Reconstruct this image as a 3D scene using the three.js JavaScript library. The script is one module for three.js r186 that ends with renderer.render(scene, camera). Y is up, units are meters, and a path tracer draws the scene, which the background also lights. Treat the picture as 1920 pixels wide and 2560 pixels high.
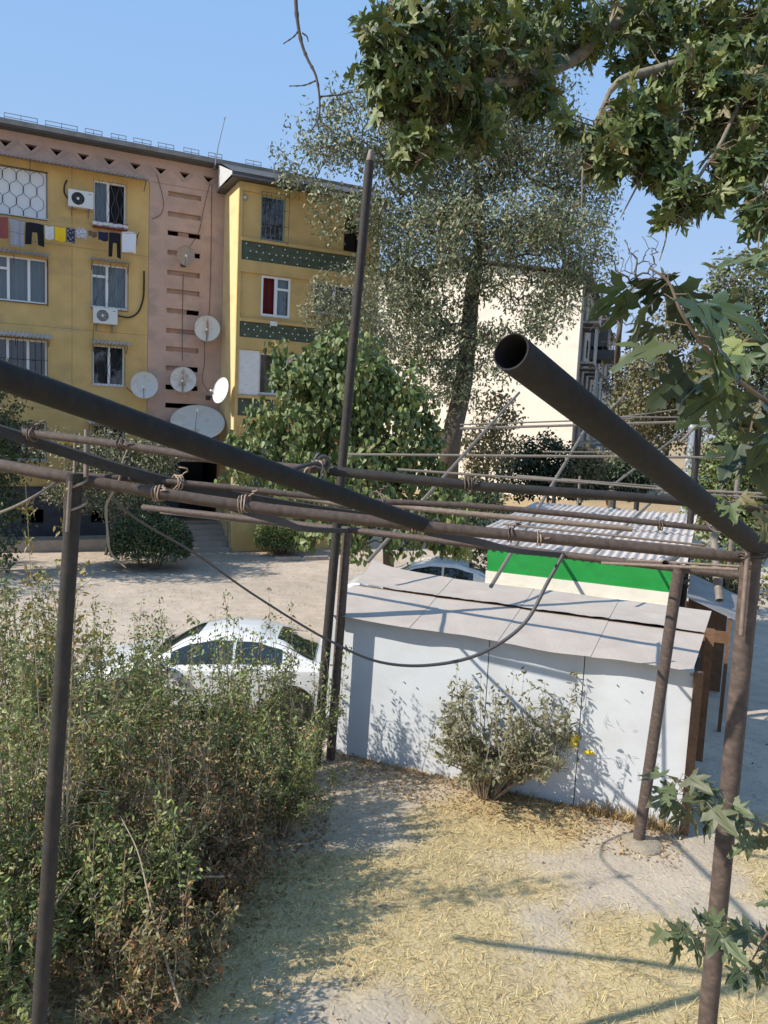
import * as THREE from 'three';
import { mergeGeometries } from 'three/addons/utils/BufferGeometryUtils.js';

// ---------------------------------------------------------------- camera, sky, sun, exposure
const scene = new THREE.Scene();
const camera = new THREE.PerspectiveCamera(67, 768 / 1024, 0.05, 2500);
camera.rotation.order = 'YXZ';
camera.position.set(0, 5, 0);
camera.rotation.set(THREE.MathUtils.degToRad(-6.5), 0, THREE.MathUtils.degToRad(2.65));
const renderer = new THREE.WebGLRenderer({ antialias: true });
renderer.setSize(768, 1024);
renderer.toneMapping = THREE.LinearToneMapping;
renderer.toneMappingExposure = 1.2;
renderer.shadowMap.enabled = true;

const SUN_EL = THREE.MathUtils.degToRad(38.5);
const sunDir = new THREE.Vector3(-0.936 * Math.cos(SUN_EL), Math.sin(SUN_EL), 0.352 * Math.cos(SUN_EL)).normalize();
{ // clear autumn sky: pale and milky low down, deeper blue overhead, a soft aureole round the sun
  const w = 512, h = 256, data = new Float32Array(w * h * 4);
  const v = new THREE.Vector3();
  for (let j = 0; j < h; j++) for (let i = 0; i < w; i++) {
    const phi = (i + 0.5) / w * Math.PI * 2 - Math.PI, lat = ((j + 0.5) / h - 0.5) * Math.PI;
    v.set(Math.cos(lat) * Math.cos(phi), Math.sin(lat), Math.cos(lat) * Math.sin(phi));
    const e = Math.max(0, v.y), t = 1 - Math.exp(-e * 3.4);
    const aur = Math.pow(Math.max(0, v.dot(sunDir)), 24) * 0.6;
    const c = [0.52 - 0.35 * t, 0.61 - 0.225 * t, 0.78 - 0.06 * t];
    const o = (j * w + i) * 4;
    for (let k = 0; k < 3; k++) data[o + k] = v.y < -0.02 ? [0.30, 0.27, 0.23][k] : c[k] + aur;
    data[o + 3] = 1;
  }
  const sky = new THREE.DataTexture(data, w, h, THREE.RGBAFormat, THREE.FloatType);
  sky.mapping = THREE.EquirectangularReflectionMapping;
  sky.magFilter = sky.minFilter = THREE.LinearFilter; sky.needsUpdate = true;
  scene.background = sky; scene.environment = sky;
}
const sun = new THREE.DirectionalLight(new THREE.Color().setRGB(1.0, 0.93, 0.82), 5.0);
sun.position.copy(sunDir).multiplyScalar(120).add(new THREE.Vector3(0, 0, -20));
sun.target.position.set(0, 0, -20); scene.add(sun.target);
sun.castShadow = true; sun.shadow.mapSize.set(4096, 4096);
Object.assign(sun.shadow.camera, { left: -60, right: 60, top: 60, bottom: -60, near: 1, far: 300 });
scene.add(sun);

// ---------------------------------------------------------------- helpers
const V = (x, y, z) => new THREE.Vector3(x, y, z);
const V3 = a => (a.isVector3 ? a.clone() : new THREE.Vector3(a[0], a[1], a[2]));
function rng(seed) { let a = seed >>> 0; return () => { a = (a + 0x6D2B79F5) >>> 0; let t = a; t = Math.imul(t ^ (t >>> 15), t | 1); t ^= t + Math.imul(t ^ (t >>> 7), t | 61); return ((t ^ (t >>> 14)) >>> 0) / 4294967296; }; }
const lerp = (a, b, t) => a + (b - a) * t;
const clamp = (x, a = 0, b = 1) => Math.min(b, Math.max(a, x));
const smooth = (a, b, x) => { const t = clamp((x - a) / (b - a)); return t * t * (3 - 2 * t); };
function hash2(x, y, s) { let h = Math.imul(x, 374761393) ^ Math.imul(y, 668265263) ^ Math.imul(s, 2147483647 - 97); h = Math.imul(h ^ (h >>> 13), 1274126177); return ((h ^ (h >>> 16)) >>> 0) / 4294967296; }
function vnoise(x, y, s = 0, per = 0) {
  const xi = Math.floor(x), yi = Math.floor(y), fx = x - xi, fy = y - yi, u = fx * fx * (3 - 2 * fx), v = fy * fy * (3 - 2 * fy);
  const w = per ? k => ((k % per) + per) % per : k => k;
  const a = hash2(w(xi), w(yi), s), b = hash2(w(xi + 1), w(yi), s), c = hash2(w(xi), w(yi + 1), s), d = hash2(w(xi + 1), w(yi + 1), s);
  return lerp(lerp(a, b, u), lerp(c, d, u), v);
}
function fbm(x, y, s = 0, oct = 4, per = 0) { let r = 0, a = 0.5, n = 0; for (let i = 0; i < oct; i++) { r += a * vnoise(x, y, s + i, per); n += a; a *= 0.5; x *= 2; y *= 2; per *= 2; } return r / n; }
const toS = c => Math.round(255 * clamp(c <= 0.0031308 ? c * 12.92 : 1.055 * Math.pow(c, 1 / 2.4) - 0.055));
function texture(w, h, fn, { repeat = [1, 1], linear = false, wrap = true } = {}) {   // fn(u, v) gives linear rgb
  const d = new Uint8Array(w * h * 4);
  for (let j = 0; j < h; j++) for (let i = 0; i < w; i++) {
    const c = fn((i + 0.5) / w, (j + 0.5) / h), o = (j * w + i) * 4;
    for (let k = 0; k < 3; k++) d[o + k] = linear ? Math.round(255 * clamp(c[k])) : toS(c[k]);
    d[o + 3] = 255;
  }
  const t = new THREE.DataTexture(d, w, h, THREE.RGBAFormat);
  t.wrapS = t.wrapT = wrap ? THREE.RepeatWrapping : THREE.ClampToEdgeWrapping;
  t.magFilter = THREE.LinearFilter; t.minFilter = THREE.LinearMipmapLinearFilter; t.generateMipmaps = true;
  if (!linear) t.colorSpace = THREE.SRGBColorSpace;
  t.repeat.set(repeat[0], repeat[1]); t.needsUpdate = true;
  return t;
}
const rgb = (r, g, b) => new THREE.Color().setRGB(r, g, b);
function mat(r, g, b, rough = 0.9, extra = {}) { return new THREE.MeshStandardMaterial({ color: rgb(r, g, b), roughness: rough, side: THREE.DoubleSide, ...extra }); }
const taken = new Map();
function numbered(name) { const n = taken.get(name) || 0; taken.set(name, n + 1); return n ? name + '_' + String(n).padStart(3, '0') : name; }
function shadowed(o) { o.castShadow = true; o.receiveShadow = true; return o; }
function thing(name, label, category, pos = [0, 0, 0], turn = 0, group) {
  const o = new THREE.Group(); o.name = numbered(name); o.position.set(...pos); o.rotation.y = turn;
  o.userData = { label, category }; if (group) o.userData.group = group; scene.add(o); return o;
}
function part(name, geo, m, parent, label) {
  const o = shadowed(new THREE.Mesh(Array.isArray(geo) ? merge(geo) : geo, m)); o.name = name; parent.add(o);
  if (label) o.userData.label = label;
  return o;
}
function single(name, geo, m, label, category, group) {
  const o = shadowed(new THREE.Mesh(Array.isArray(geo) ? merge(geo) : geo, m)); o.name = numbered(name);
  o.userData = { label, category }; if (group) o.userData.group = group; scene.add(o); return o;
}
function struct(name, geo, m, label) { const o = shadowed(new THREE.Mesh(Array.isArray(geo) ? merge(geo) : geo, m)); o.name = numbered(name); o.userData = { kind: 'structure', label }; scene.add(o); return o; }
function merge(list) {
  const l = list.map(g => { const n = g.index ? g.toNonIndexed() : g; for (const k of Object.keys(n.attributes)) if (!['position', 'normal', 'uv'].includes(k)) n.deleteAttribute(k); return n; });
  return l.length === 1 ? l[0] : mergeGeometries(l, false);
}
function box(x0, x1, y0, y1, z0, z1) {          // uv in metres on every face
  const g = new THREE.BoxGeometry(x1 - x0, y1 - y0, z1 - z0); g.translate((x0 + x1) / 2, (y0 + y1) / 2, (z0 + z1) / 2);
  const p = g.attributes.position, n = g.attributes.normal, u = g.attributes.uv;
  for (let i = 0; i < p.count; i++) {
    if (Math.abs(n.getX(i)) > 0.5) u.setXY(i, p.getZ(i), p.getY(i)); else if (Math.abs(n.getY(i)) > 0.5) u.setXY(i, p.getX(i), p.getZ(i)); else u.setXY(i, p.getX(i), p.getY(i));
  }
  return g;
}
function tube(pts, rad, sides = 8, caps = true) {  // smooth tube with uv in metres; rad a number or one for each point
  const P = pts.map(V3), n = P.length, R = i => (Array.isArray(rad) ? rad[i] : rad);
  const pos = [], uv = [], idx = []; let nrm = null, len = 0;
  for (let i = 0; i < n; i++) {
    const t = P[Math.min(n - 1, i + 1)].clone().sub(P[Math.max(0, i - 1)]).normalize();
    if (!nrm) { nrm = Math.abs(t.y) < 0.9 ? V(0, 1, 0) : V(1, 0, 0); }
    nrm.addScaledVector(t, -nrm.dot(t)).normalize();
    const b = t.clone().cross(nrm);
    if (i) len += P[i].distanceTo(P[i - 1]);
    for (let k = 0; k <= sides; k++) {
      const a = k / sides * Math.PI * 2, c = Math.cos(a) * R(i), s = Math.sin(a) * R(i);
      pos.push(P[i].x + nrm.x * c + b.x * s, P[i].y + nrm.y * c + b.y * s, P[i].z + nrm.z * c + b.z * s);
      uv.push(k / sides * Math.max(0.2, 6.28 * R(i)), len);
    }
  }
  const w = sides + 1;
  for (let i = 0; i < n - 1; i++) for (let k = 0; k < sides; k++) { const a = i * w + k; idx.push(a, a + 1, a + w, a + 1, a + w + 1, a + w); }
  if (caps) for (const i of [0, n - 1]) {
    const c = pos.length / 3; pos.push(P[i].x, P[i].y, P[i].z); uv.push(0, 0);
    for (let k = 0; k < sides; k++) { const a = i * w + k; i ? idx.push(c, a, a + 1) : idx.push(c, a + 1, a); }
  }
  const g = new THREE.BufferGeometry();
  g.setAttribute('position', new THREE.Float32BufferAttribute(pos, 3)); g.setAttribute('uv', new THREE.Float32BufferAttribute(uv, 2)); g.setIndex(idx); g.computeVertexNormals();
  return g;
}
function hollowPipe(a, b, r, wall = 0.006, sides = 24) {     // an open steel tube: outer skin, bore and two rims
  a = V3(a); b = V3(b); const L = a.distanceTo(b), n = Math.max(2, Math.ceil(L / 0.4)), prof = [];
  for (let i = 0; i <= n; i++) prof.push(new THREE.Vector2(r, L * i / n));
  prof.push(new THREE.Vector2(r - wall, L)); for (let i = n; i >= 0; i--) prof.push(new THREE.Vector2(r - wall, L * i / n)); prof.push(new THREE.Vector2(r, 0));
  const g = new THREE.LatheGeometry(prof, sides); const u = g.attributes.uv, p = g.attributes.position;
  for (let i = 0; i < u.count; i++) u.setXY(i, u.getX(i) * 6.28 * r, p.getY(i));
  g.applyQuaternion(new THREE.Quaternion().setFromUnitVectors(V(0, 1, 0), b.clone().sub(a).normalize())); g.translate(a.x, a.y, a.z);
  return g;
}
function curve(pts, n = 40) { return new THREE.CatmullRomCurve3(pts.map(V3)).getPoints(n); }
function sheet(nx, ny, fn, uvScale = [1, 1]) {           // parametric sheet: fn(u, v) gives a point
  const pos = [], uv = [], idx = [];
  for (let j = 0; j <= ny; j++) for (let i = 0; i <= nx; i++) { const p = fn(i / nx, j / ny); pos.push(p[0], p[1], p[2]); uv.push(i / nx * uvScale[0], j / ny * uvScale[1]); }
  for (let j = 0; j < ny; j++) for (let i = 0; i < nx; i++) { const a = j * (nx + 1) + i; idx.push(a, a + 1, a + nx + 1, a + 1, a + nx + 2, a + nx + 1); }
  const g = new THREE.BufferGeometry(); g.setAttribute('position', new THREE.Float32BufferAttribute(pos, 3)); g.setAttribute('uv', new THREE.Float32BufferAttribute(uv, 2)); g.setIndex(idx); g.computeVertexNormals(); return g;
}
function panel(outline, holes, z0, z1) {                 // slab with rectangular or polygonal openings cut through, uv in metres
  const s = new THREE.Shape(outline.map(p => new THREE.Vector2(p[0], p[1])));
  for (const h of holes) s.holes.push(new THREE.Path(h.map(p => new THREE.Vector2(p[0], p[1]))));
  const g = new THREE.ExtrudeGeometry(s, { depth: z1 - z0, bevelEnabled: false }); g.translate(0, 0, z0); return g;
}
const rect = (x0, x1, y0, y1) => [[x0, y0], [x1, y0], [x1, y1], [x0, y1]];
const rectHole = (x0, x1, y0, y1) => [[x0, y0], [x0, y1], [x1, y1], [x1, y0]];

// ---------------------------------------------------------------- materials
const grainTex = (base, spread, size, seed, stain = 0, stainCol = [0.2, 0.16, 0.12], scale = 8) => texture(size, size, (u, v) => {
  const n = fbm(u * scale, v * scale, seed, 5, scale), f = vnoise(u * 128, v * 128, seed + 9, 128), s = smooth(0.58, 0.8, fbm(u * scale / 2, v * scale, seed + 20, 4, scale)) * stain;
  return base.map((c, k) => lerp(c * (1 + spread * (n - 0.5) * 2 + spread * 0.5 * (f - 0.5)), stainCol[k], s));
});
const bumpTex = (size, seed, scale = 32) => texture(size, size, (u, v) => { const n = fbm(u * scale, v * scale, seed, 4, scale); return [n, n, n]; }, { linear: true });
function textured(base, spread, seed, metres, rough = 0.92, bump = 0.004, stain = 0, stainCol, scale) {
  const t = grainTex(base, spread, 512, seed, stain, stainCol, scale); t.repeat.set(1 / metres, 1 / metres);
  const m = new THREE.MeshStandardMaterial({ map: t, roughness: rough, side: THREE.DoubleSide });
  if (bump) { const b = bumpTex(256, seed + 50); b.repeat.set(1 / metres * 2, 1 / metres * 2); m.bumpMap = b; m.bumpScale = bump; }
  return m;
}
const M = {
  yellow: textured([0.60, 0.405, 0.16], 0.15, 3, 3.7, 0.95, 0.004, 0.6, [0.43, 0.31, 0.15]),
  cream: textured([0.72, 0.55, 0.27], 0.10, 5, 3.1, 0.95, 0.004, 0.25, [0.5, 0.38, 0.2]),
  pink: textured([0.50, 0.34, 0.27], 0.16, 7, 2.9, 0.95, 0.006, 0.5, [0.36, 0.27, 0.23]),
  greenBand: textured([0.075, 0.095, 0.06], 0.4, 11, 1.3, 0.85, 0.006, 0.5, [0.10, 0.13, 0.085], 16),
  gable: textured([0.86, 0.77, 0.65], 0.07, 13, 6, 0.95, 0.003, 0.2, [0.6, 0.5, 0.4]),
  farWall: textured([0.42, 0.38, 0.33], 0.25, 17, 3, 0.95, 0),
  plinth: textured([0.05, 0.055, 0.07], 0.3, 19, 1.6, 0.85, 0.02),
  concrete: textured([0.36, 0.31, 0.26], 0.2, 23, 2, 0.95, 0.006, 0.4, [0.25, 0.22, 0.19]),
  roofSheet: textured([0.24, 0.225, 0.21], 0.2, 29, 2, 0.7, 0.003, 0.4, [0.16, 0.13, 0.11]),
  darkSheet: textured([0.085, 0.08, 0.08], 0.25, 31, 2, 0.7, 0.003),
  zinc: textured([0.55, 0.55, 0.54], 0.12, 37, 1.2, 0.5, 0.002, 0.3, [0.4, 0.38, 0.35]),
  slate: textured([0.52, 0.46, 0.42], 0.18, 41, 1.5, 0.95, 0.003, 0.4, [0.28, 0.25, 0.22]),
  rust: textured([0.085, 0.061, 0.05], 0.45, 43, 0.35, 0.78, 0.0012, 0.55, [0.16, 0.105, 0.08], 12),
  blackPipe: textured([0.013, 0.0115, 0.011], 0.4, 48, 0.35, 0.85, 0.0012, 0.4, [0.028, 0.02, 0.016], 12),
  rustDark: textured([0.028, 0.0235, 0.021], 0.4, 47, 0.35, 0.75, 0.0012, 0.5, [0.06, 0.042, 0.032], 12),
  rod: textured([0.20, 0.15, 0.12], 0.3, 53, 0.3, 0.8, 0.001, 0.4, [0.13, 0.09, 0.07], 12),
  galv: textured([0.19, 0.16, 0.13], 0.3, 59, 0.4, 0.6, 0.001, 0.4, [0.2, 0.16, 0.12], 12),
  whitewash: textured([0.78, 0.77, 0.74], 0.1, 61, 0.8, 0.95, 0.004, 0.3, [0.5, 0.47, 0.42]),
  garage: textured([0.56, 0.58, 0.60], 0.06, 67, 2.6, 0.6, 0.0006, 0.4, [0.47, 0.47, 0.45], 6),
  garageRoof: textured([0.46, 0.395, 0.34], 0.10, 71, 2.4, 0.85, 0.004, 0.5, [0.40, 0.33, 0.28], 8),
  brownBoard: textured([0.16, 0.085, 0.045], 0.35, 73, 0.9, 0.85, 0.006, 0.4, [0.07, 0.045, 0.03], 12),
  greenPaint: textured([0.02, 0.30, 0.055], 0.16, 79, 1.4, 0.5, 0.0008, 0.35, [0.03, 0.22, 0.06]),
  kioskCream: textured([0.78, 0.72, 0.60], 0.08, 83, 1.4, 0.75, 0.0008, 0.4, [0.6, 0.5, 0.36]),
  blueBoard: textured([0.06, 0.085, 0.13], 0.25, 89, 0.8, 0.7, 0.003, 0.3, [0.04, 0.05, 0.06]),
  bark: textured([0.115, 0.095, 0.07], 0.4, 97, 0.6, 0.95, 0.012, 0.4, [0.10, 0.08, 0.06], 12),
  planeBark: textured([0.22, 0.19, 0.14], 0.3, 101, 0.5, 0.9, 0.004, 0.8, [0.11, 0.09, 0.065], 8),
  twig: mat(0.16, 0.115, 0.08), dryTwig: mat(0.30, 0.24, 0.165), darkTwig: mat(0.07, 0.055, 0.045),
  dish: [0, 1, 2].map(k => new THREE.MeshStandardMaterial({ roughness: 0.6, side: THREE.DoubleSide, map: texture(256, 256, (u, v) => {
    const n = fbm(u * 6, v * 6, 103 + k, 4), x = u - 0.5 - 0.04 * (fbm(v * 5, 2, 9 + k) - 0.5), s = clamp(Math.exp(-x * x / 0.0016) * [smooth(0.5, 0.3, v) * 0.3, smooth(0.72, 0.5, v) * 0.95, smooth(0.98, 0.7, v) * 1.1][k] + Math.exp(-x * x / 0.03) * smooth(0.5, 0.2, Math.abs(v - 0.5)) * [0.15, 1.1, 0.7][k] * n + [0.25, 0.35, 0.35][k] * smooth(0.5, 0.75, n));
    return [lerp(0.62, 0.30, s) * (0.9 + 0.2 * n), lerp(0.61, 0.19, s) * (0.9 + 0.2 * n), lerp(0.57, 0.10, s) * (0.9 + 0.2 * n)]; }, { wrap: false }) })),
  dishWhite: mat(0.80, 0.78, 0.74, 0.5), dishMesh: textured([0.36, 0.27, 0.20], 0.25, 107, 0.5, 0.7, 0.001, 0.5, [0.5, 0.42, 0.34], 8),
  upvc: mat(0.78, 0.78, 0.77, 0.35), oldFrame: mat(0.58, 0.57, 0.54, 0.6), greenFrame: mat(0.25, 0.36, 0.30, 0.6),
  iron: mat(0.045, 0.045, 0.05, 0.6), ironGrey: mat(0.20, 0.20, 0.21, 0.55), ironBlue: mat(0.10, 0.14, 0.20, 0.55), redIron: mat(0.22, 0.05, 0.045, 0.6),
  glass: new THREE.MeshPhysicalMaterial({ color: rgb(0.92, 0.95, 0.95), roughness: 0.03, transmission: 1, thickness: 0, ior: 1.5, side: THREE.DoubleSide }),
  dark: mat(0.02, 0.018, 0.018), room: mat(0.10, 0.085, 0.075),
  curtain: mat(0.17, 0.18, 0.20, 1), curtainDark: mat(0.055, 0.05, 0.055, 1), curtainRed: mat(0.16, 0.018, 0.02, 1), curtainBrown: mat(0.13, 0.075, 0.035, 1), foil: mat(0.72, 0.74, 0.77, 0.7),
  acWhite: mat(0.66, 0.655, 0.63, 0.5), acGrey: mat(0.12, 0.12, 0.13, 0.5), black: mat(0.015, 0.015, 0.016, 0.6), rubber: mat(0.022, 0.021, 0.02, 0.75),
  wire: mat(0.09, 0.065, 0.05, 0.6), wireLight: mat(0.30, 0.22, 0.16, 0.6),
  carWhite: new THREE.MeshPhysicalMaterial({ color: rgb(0.80, 0.80, 0.80), roughness: 0.35, clearcoat: 1, clearcoatRoughness: 0.05, side: THREE.DoubleSide }),
  carGlass: new THREE.MeshPhysicalMaterial({ color: rgb(0.02, 0.028, 0.028), roughness: 0.04, clearcoat: 1, clearcoatRoughness: 0.02, side: THREE.DoubleSide }),
  redLamp: new THREE.MeshPhysicalMaterial({ color: rgb(0.35, 0.01, 0.012), roughness: 0.2, clearcoat: 1, side: THREE.DoubleSide }),
  clearLamp: new THREE.MeshPhysicalMaterial({ color: rgb(0.6, 0.62, 0.65), roughness: 0.12, metalness: 0.4, clearcoat: 1, side: THREE.DoubleSide }),
  alloy: mat(0.45, 0.45, 0.46, 0.35, { metalness: 0.8 }),
  footing: textured([0.40, 0.335, 0.25], 0.25, 113, 0.5, 0.97, 0.02),
  stone: textured([0.40, 0.36, 0.30], 0.2, 109, 0.6, 0.95, 0.008),
};

// ---------------------------------------------------------------- ground
// grass share: dry straw fills the garden in front of the garage, with bare trodden patches
const gardenMask = (x, z) => smooth(-11.9, -11.2, z - x * 0.385 + 0.25) * smooth(-40, -30, x + z * 0);
const strawShare = (x, z) => gardenMask(x, z) * smooth(0.40, 0.56, fbm(x * 0.55 + 3, z * 0.75, 201, 4) + 0.07 * smooth(-6, -8, z) * smooth(1, 3, x) * -1);
{
  const nx = 240, nz = 240, pos = [], uv = [], col = [], idx = [];
  const warp = u => 34 * u + 900 * Math.sign(u) * Math.pow(Math.abs(u), 7);
  for (let j = 0; j <= nz; j++) for (let i = 0; i <= nx; i++) {
    const x = warp(i / nx * 2 - 1), z = warp(j / nz * 2 - 1) - 14, near = smooth(60, 30, Math.hypot(x, z + 14));
    const bump = (fbm(x * 0.6, z * 0.6, 211, 4) - 0.5) * 0.09 * near;
    pos.push(x, bump, z); uv.push(x / 3.1, z / 3.1);
    const s = strawShare(x, z), n = 0.86 + 0.28 * fbm(x * 0.35, z * 0.35, 221, 4), g = gardenMask(x, z), far = smooth(-38, -46, z);
    const dust = [0.54, 0.455, 0.375], soil = [0.48, 0.405, 0.315], straw = [0.53, 0.41, 0.20], sand = [0.46, 0.33, 0.18];
    for (let k = 0; k < 3; k++) col.push(lerp(lerp(lerp(dust[k], soil[k], g), straw[k], s * 0.8), sand[k], far) * n);
  }
  for (let j = 0; j < nz; j++) for (let i = 0; i < nx; i++) { const a = j * (nx + 1) + i; idx.push(a, a + nx + 1, a + 1, a + 1, a + nx + 1, a + nx + 2); }
  const g = new THREE.BufferGeometry(); g.setAttribute('position', new THREE.Float32BufferAttribute(pos, 3)); g.setAttribute('uv', new THREE.Float32BufferAttribute(uv, 2)); g.setAttribute('color', new THREE.Float32BufferAttribute(col, 3)); g.setIndex(idx); g.computeVertexNormals();
  const grain = texture(1024, 1024, (u, v) => {
    const n = fbm(u * 12, v * 12, 231, 6, 12), f = vnoise(u * 340, v * 340, 233, 340), p = smooth(0.70, 0.78, vnoise(u * 90, v * 90, 237, 90));
    const b = 0.86 + 0.34 * (n - 0.5) + 0.16 * (f - 0.5) - 0.22 * p * vnoise(u * 20, v * 20, 239, 20); return [b, b * 0.985, b * 0.965];
  });
  const gb = texture(512, 512, (u, v) => { const n = 0.6 * fbm(u * 24, v * 24, 241, 5, 24) + 0.4 * vnoise(u * 128, v * 128, 243, 128); return [n, n, n]; }, { linear: true });
  struct('ground', g, new THREE.MeshStandardMaterial({ vertexColors: true, map: grain, bumpMap: gb, bumpScale: 0.014, roughness: 0.97 }), 'dusty beige courtyard and dry straw garden soil');
}

// ---------------------------------------------------------------- apartment block with yellow and pink facade
const FP = [-10.23, 0, -28.48], FT = THREE.MathUtils.degToRad(26);
const fd = V(Math.cos(FT), 0, -Math.sin(FT)), fn = V(Math.sin(FT), 0, Math.cos(FT));
const onFacade = (s, h, o = 0) => [FP[0] + fd.x * s + fn.x * o, h, FP[2] + fd.z * s + fn.z * o];
const block = thing('apartment_block', 'four storey apartment block with yellow walls and pink stairwell', 'building', FP, FT);

function drapes(x0, x1, y0, y1, z, amp = 0.03, folds = 9, seed = 1) {
  return sheet(folds * 6, 4, (u, v) => [lerp(x0, x1, u), lerp(y0, y1, v) , z + amp * Math.sin(u * folds * 6.28 + Math.sin(u * 17 + seed) * 1.5) * (1 - 0.3 * v)], [x1 - x0, y1 - y0]);
}
function grilleScroll(x0, x1, y0, y1, z, nx, wavy = true, r = 0.009) {     // welded bars swelling into chains of ovals
  const out = [], w = (x1 - x0) / nx, h = y1 - y0, n = 25;
  for (let i = 0; i <= nx; i++) {
    const pts = [];
    for (let k = 0; k < n; k++) { const t = k / (n - 1), o = wavy ? 0.46 * w * clamp(Math.sin(t * Math.PI * 4 + 0.8) * 2.4, -1, 1) * (i % 2 ? 1 : -1) : 0; pts.push([clamp(x0 + w * i + (i === 0 || i === nx ? 0 : o), x0, x1), y0 + h * t, z]); }
    out.push(tube(pts, r, 4, false));
  }
  return out;
}
function gridBars(x0, x1, y0, y1, z, nx, ny, r = 0.008) {
  const out = [];
  for (let i = 0; i <= nx; i++) out.push(tube([[lerp(x0, x1, i / nx), y0, z], [lerp(x0, x1, i / nx), y1, z]], r, 4));
  for (let i = 0; i <= ny; i++) out.push(tube([[x0, lerp(y0, y1, i / ny), z + 0.005], [x1, lerp(y0, y1, i / ny), z + 0.005]], r, 4));
  return out;
}
function diamondBars(x0, x1, y0, y1, z, n, r = 0.007) {
  const out = [], w = (x1 - x0) / n, h = y1 - y0;
  for (let i = 0; i <= n; i++) { const a = []; for (let k = 0; k <= 16; k++) a.push([x0 + w * i + 0.32 * w * Math.sin(k / 16 * Math.PI * 4 + i * Math.PI) * (i && i < n ? 1 : 0), y0 + h * k / 16, z]); out.push(tube(a, r, 4, false)); }
  return out;
}
// a window: frame, sashes with glass, curtain; z is the wall plane
function windowUnit(parent, x0, x1, y0, y1, z, { frame = M.upvc, splits = [0.5], curtain = M.curtain, curtainHalf, bars, barMat = M.iron, sill = true, deep = 0.12, fw = 0.055, transom } = {}) {
  const zf = z - deep, f = part('window', [box(x0, x1, y0, y0 + fw, zf - 0.06, zf), box(x0, x1, y1 - fw, y1, zf - 0.06, zf), box(x0, x0 + fw, y0 + fw, y1 - fw, zf - 0.06, zf), box(x1 - fw, x1, y0 + fw, y1 - fw, zf - 0.06, zf)], frame, parent);
  const xs = [x0 + fw, ...splits.map(t => lerp(x0, x1, t)), x1 - fw];
  splits.forEach(t => part('mullion', box(lerp(x0, x1, t) - fw * 0.8, lerp(x0, x1, t) + fw * 0.8, y0 + fw, y1 - fw, zf - 0.055, zf + 0.012), frame, f));
  for (let i = 0; i < xs.length - 1; i++) {
    const a = xs[i] + (i ? fw * 0.8 : 0), b = xs[i + 1] - (i < xs.length - 2 ? fw * 0.8 : 0);
    if (transom && transom[0] === i) { const ty = lerp(y0, y1, transom[1]); part('transom', box(a, b, ty - 0.04, ty + 0.04, zf - 0.055, zf + 0.008), frame, f); }
    if (curtainHalf && curtainHalf.open === i) continue;
    part('pane', box(a, b, y0 + fw, y1 - fw, zf - 0.036, zf - 0.03), M.glass, f);
  }
  if (curtain) {
    for (let i = 0; i < xs.length - 1; i++) part('curtain', drapes(xs[i], xs[i + 1], y0 + 0.02, y1 - 0.02, zf - 0.2, 0.03, 6, i + x0), curtainHalf && curtainHalf.i === i ? curtainHalf.m : curtain, f);
  }
  if (sill) part('sill', box(x0 - 0.04, x1 + 0.04, y0 - 0.035, y0 - 0.002, zf - 0.02, z + 0.05), M.zinc, f);
  if (bars) part('grille', bars, barMat, f);
  return f;
}
function corrugatedAwning(parent, x0, x1, yTop, z, out, drop = 0.12, m = M.slate, wave = 0.13) {
  const n = Math.round((x1 - x0) / wave * 6);
  const g = sheet(n, 3, (u, v) => { const x = lerp(x0, x1, u); return [x, yTop - drop * v + 0.028 * Math.sin(x / wave * 6.28) - 0.01 * vnoise(x * 3, v * 2, 5), z + out * v]; }, [x1 - x0, out]);
  const g2 = g.clone(); g2.translate(0, -0.012, 0);
  const a = part('awning', [g, g2], m, parent);
  for (const x of [x0 + 0.08, (x0 + x1) / 2, x1 - 0.08]) part('awning_strut', tube([[x, yTop - 0.42, z + 0.01], [x, yTop - drop - 0.05, z + out * 0.9]], 0.012, 5), M.iron, a);
  return a;
}
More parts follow.
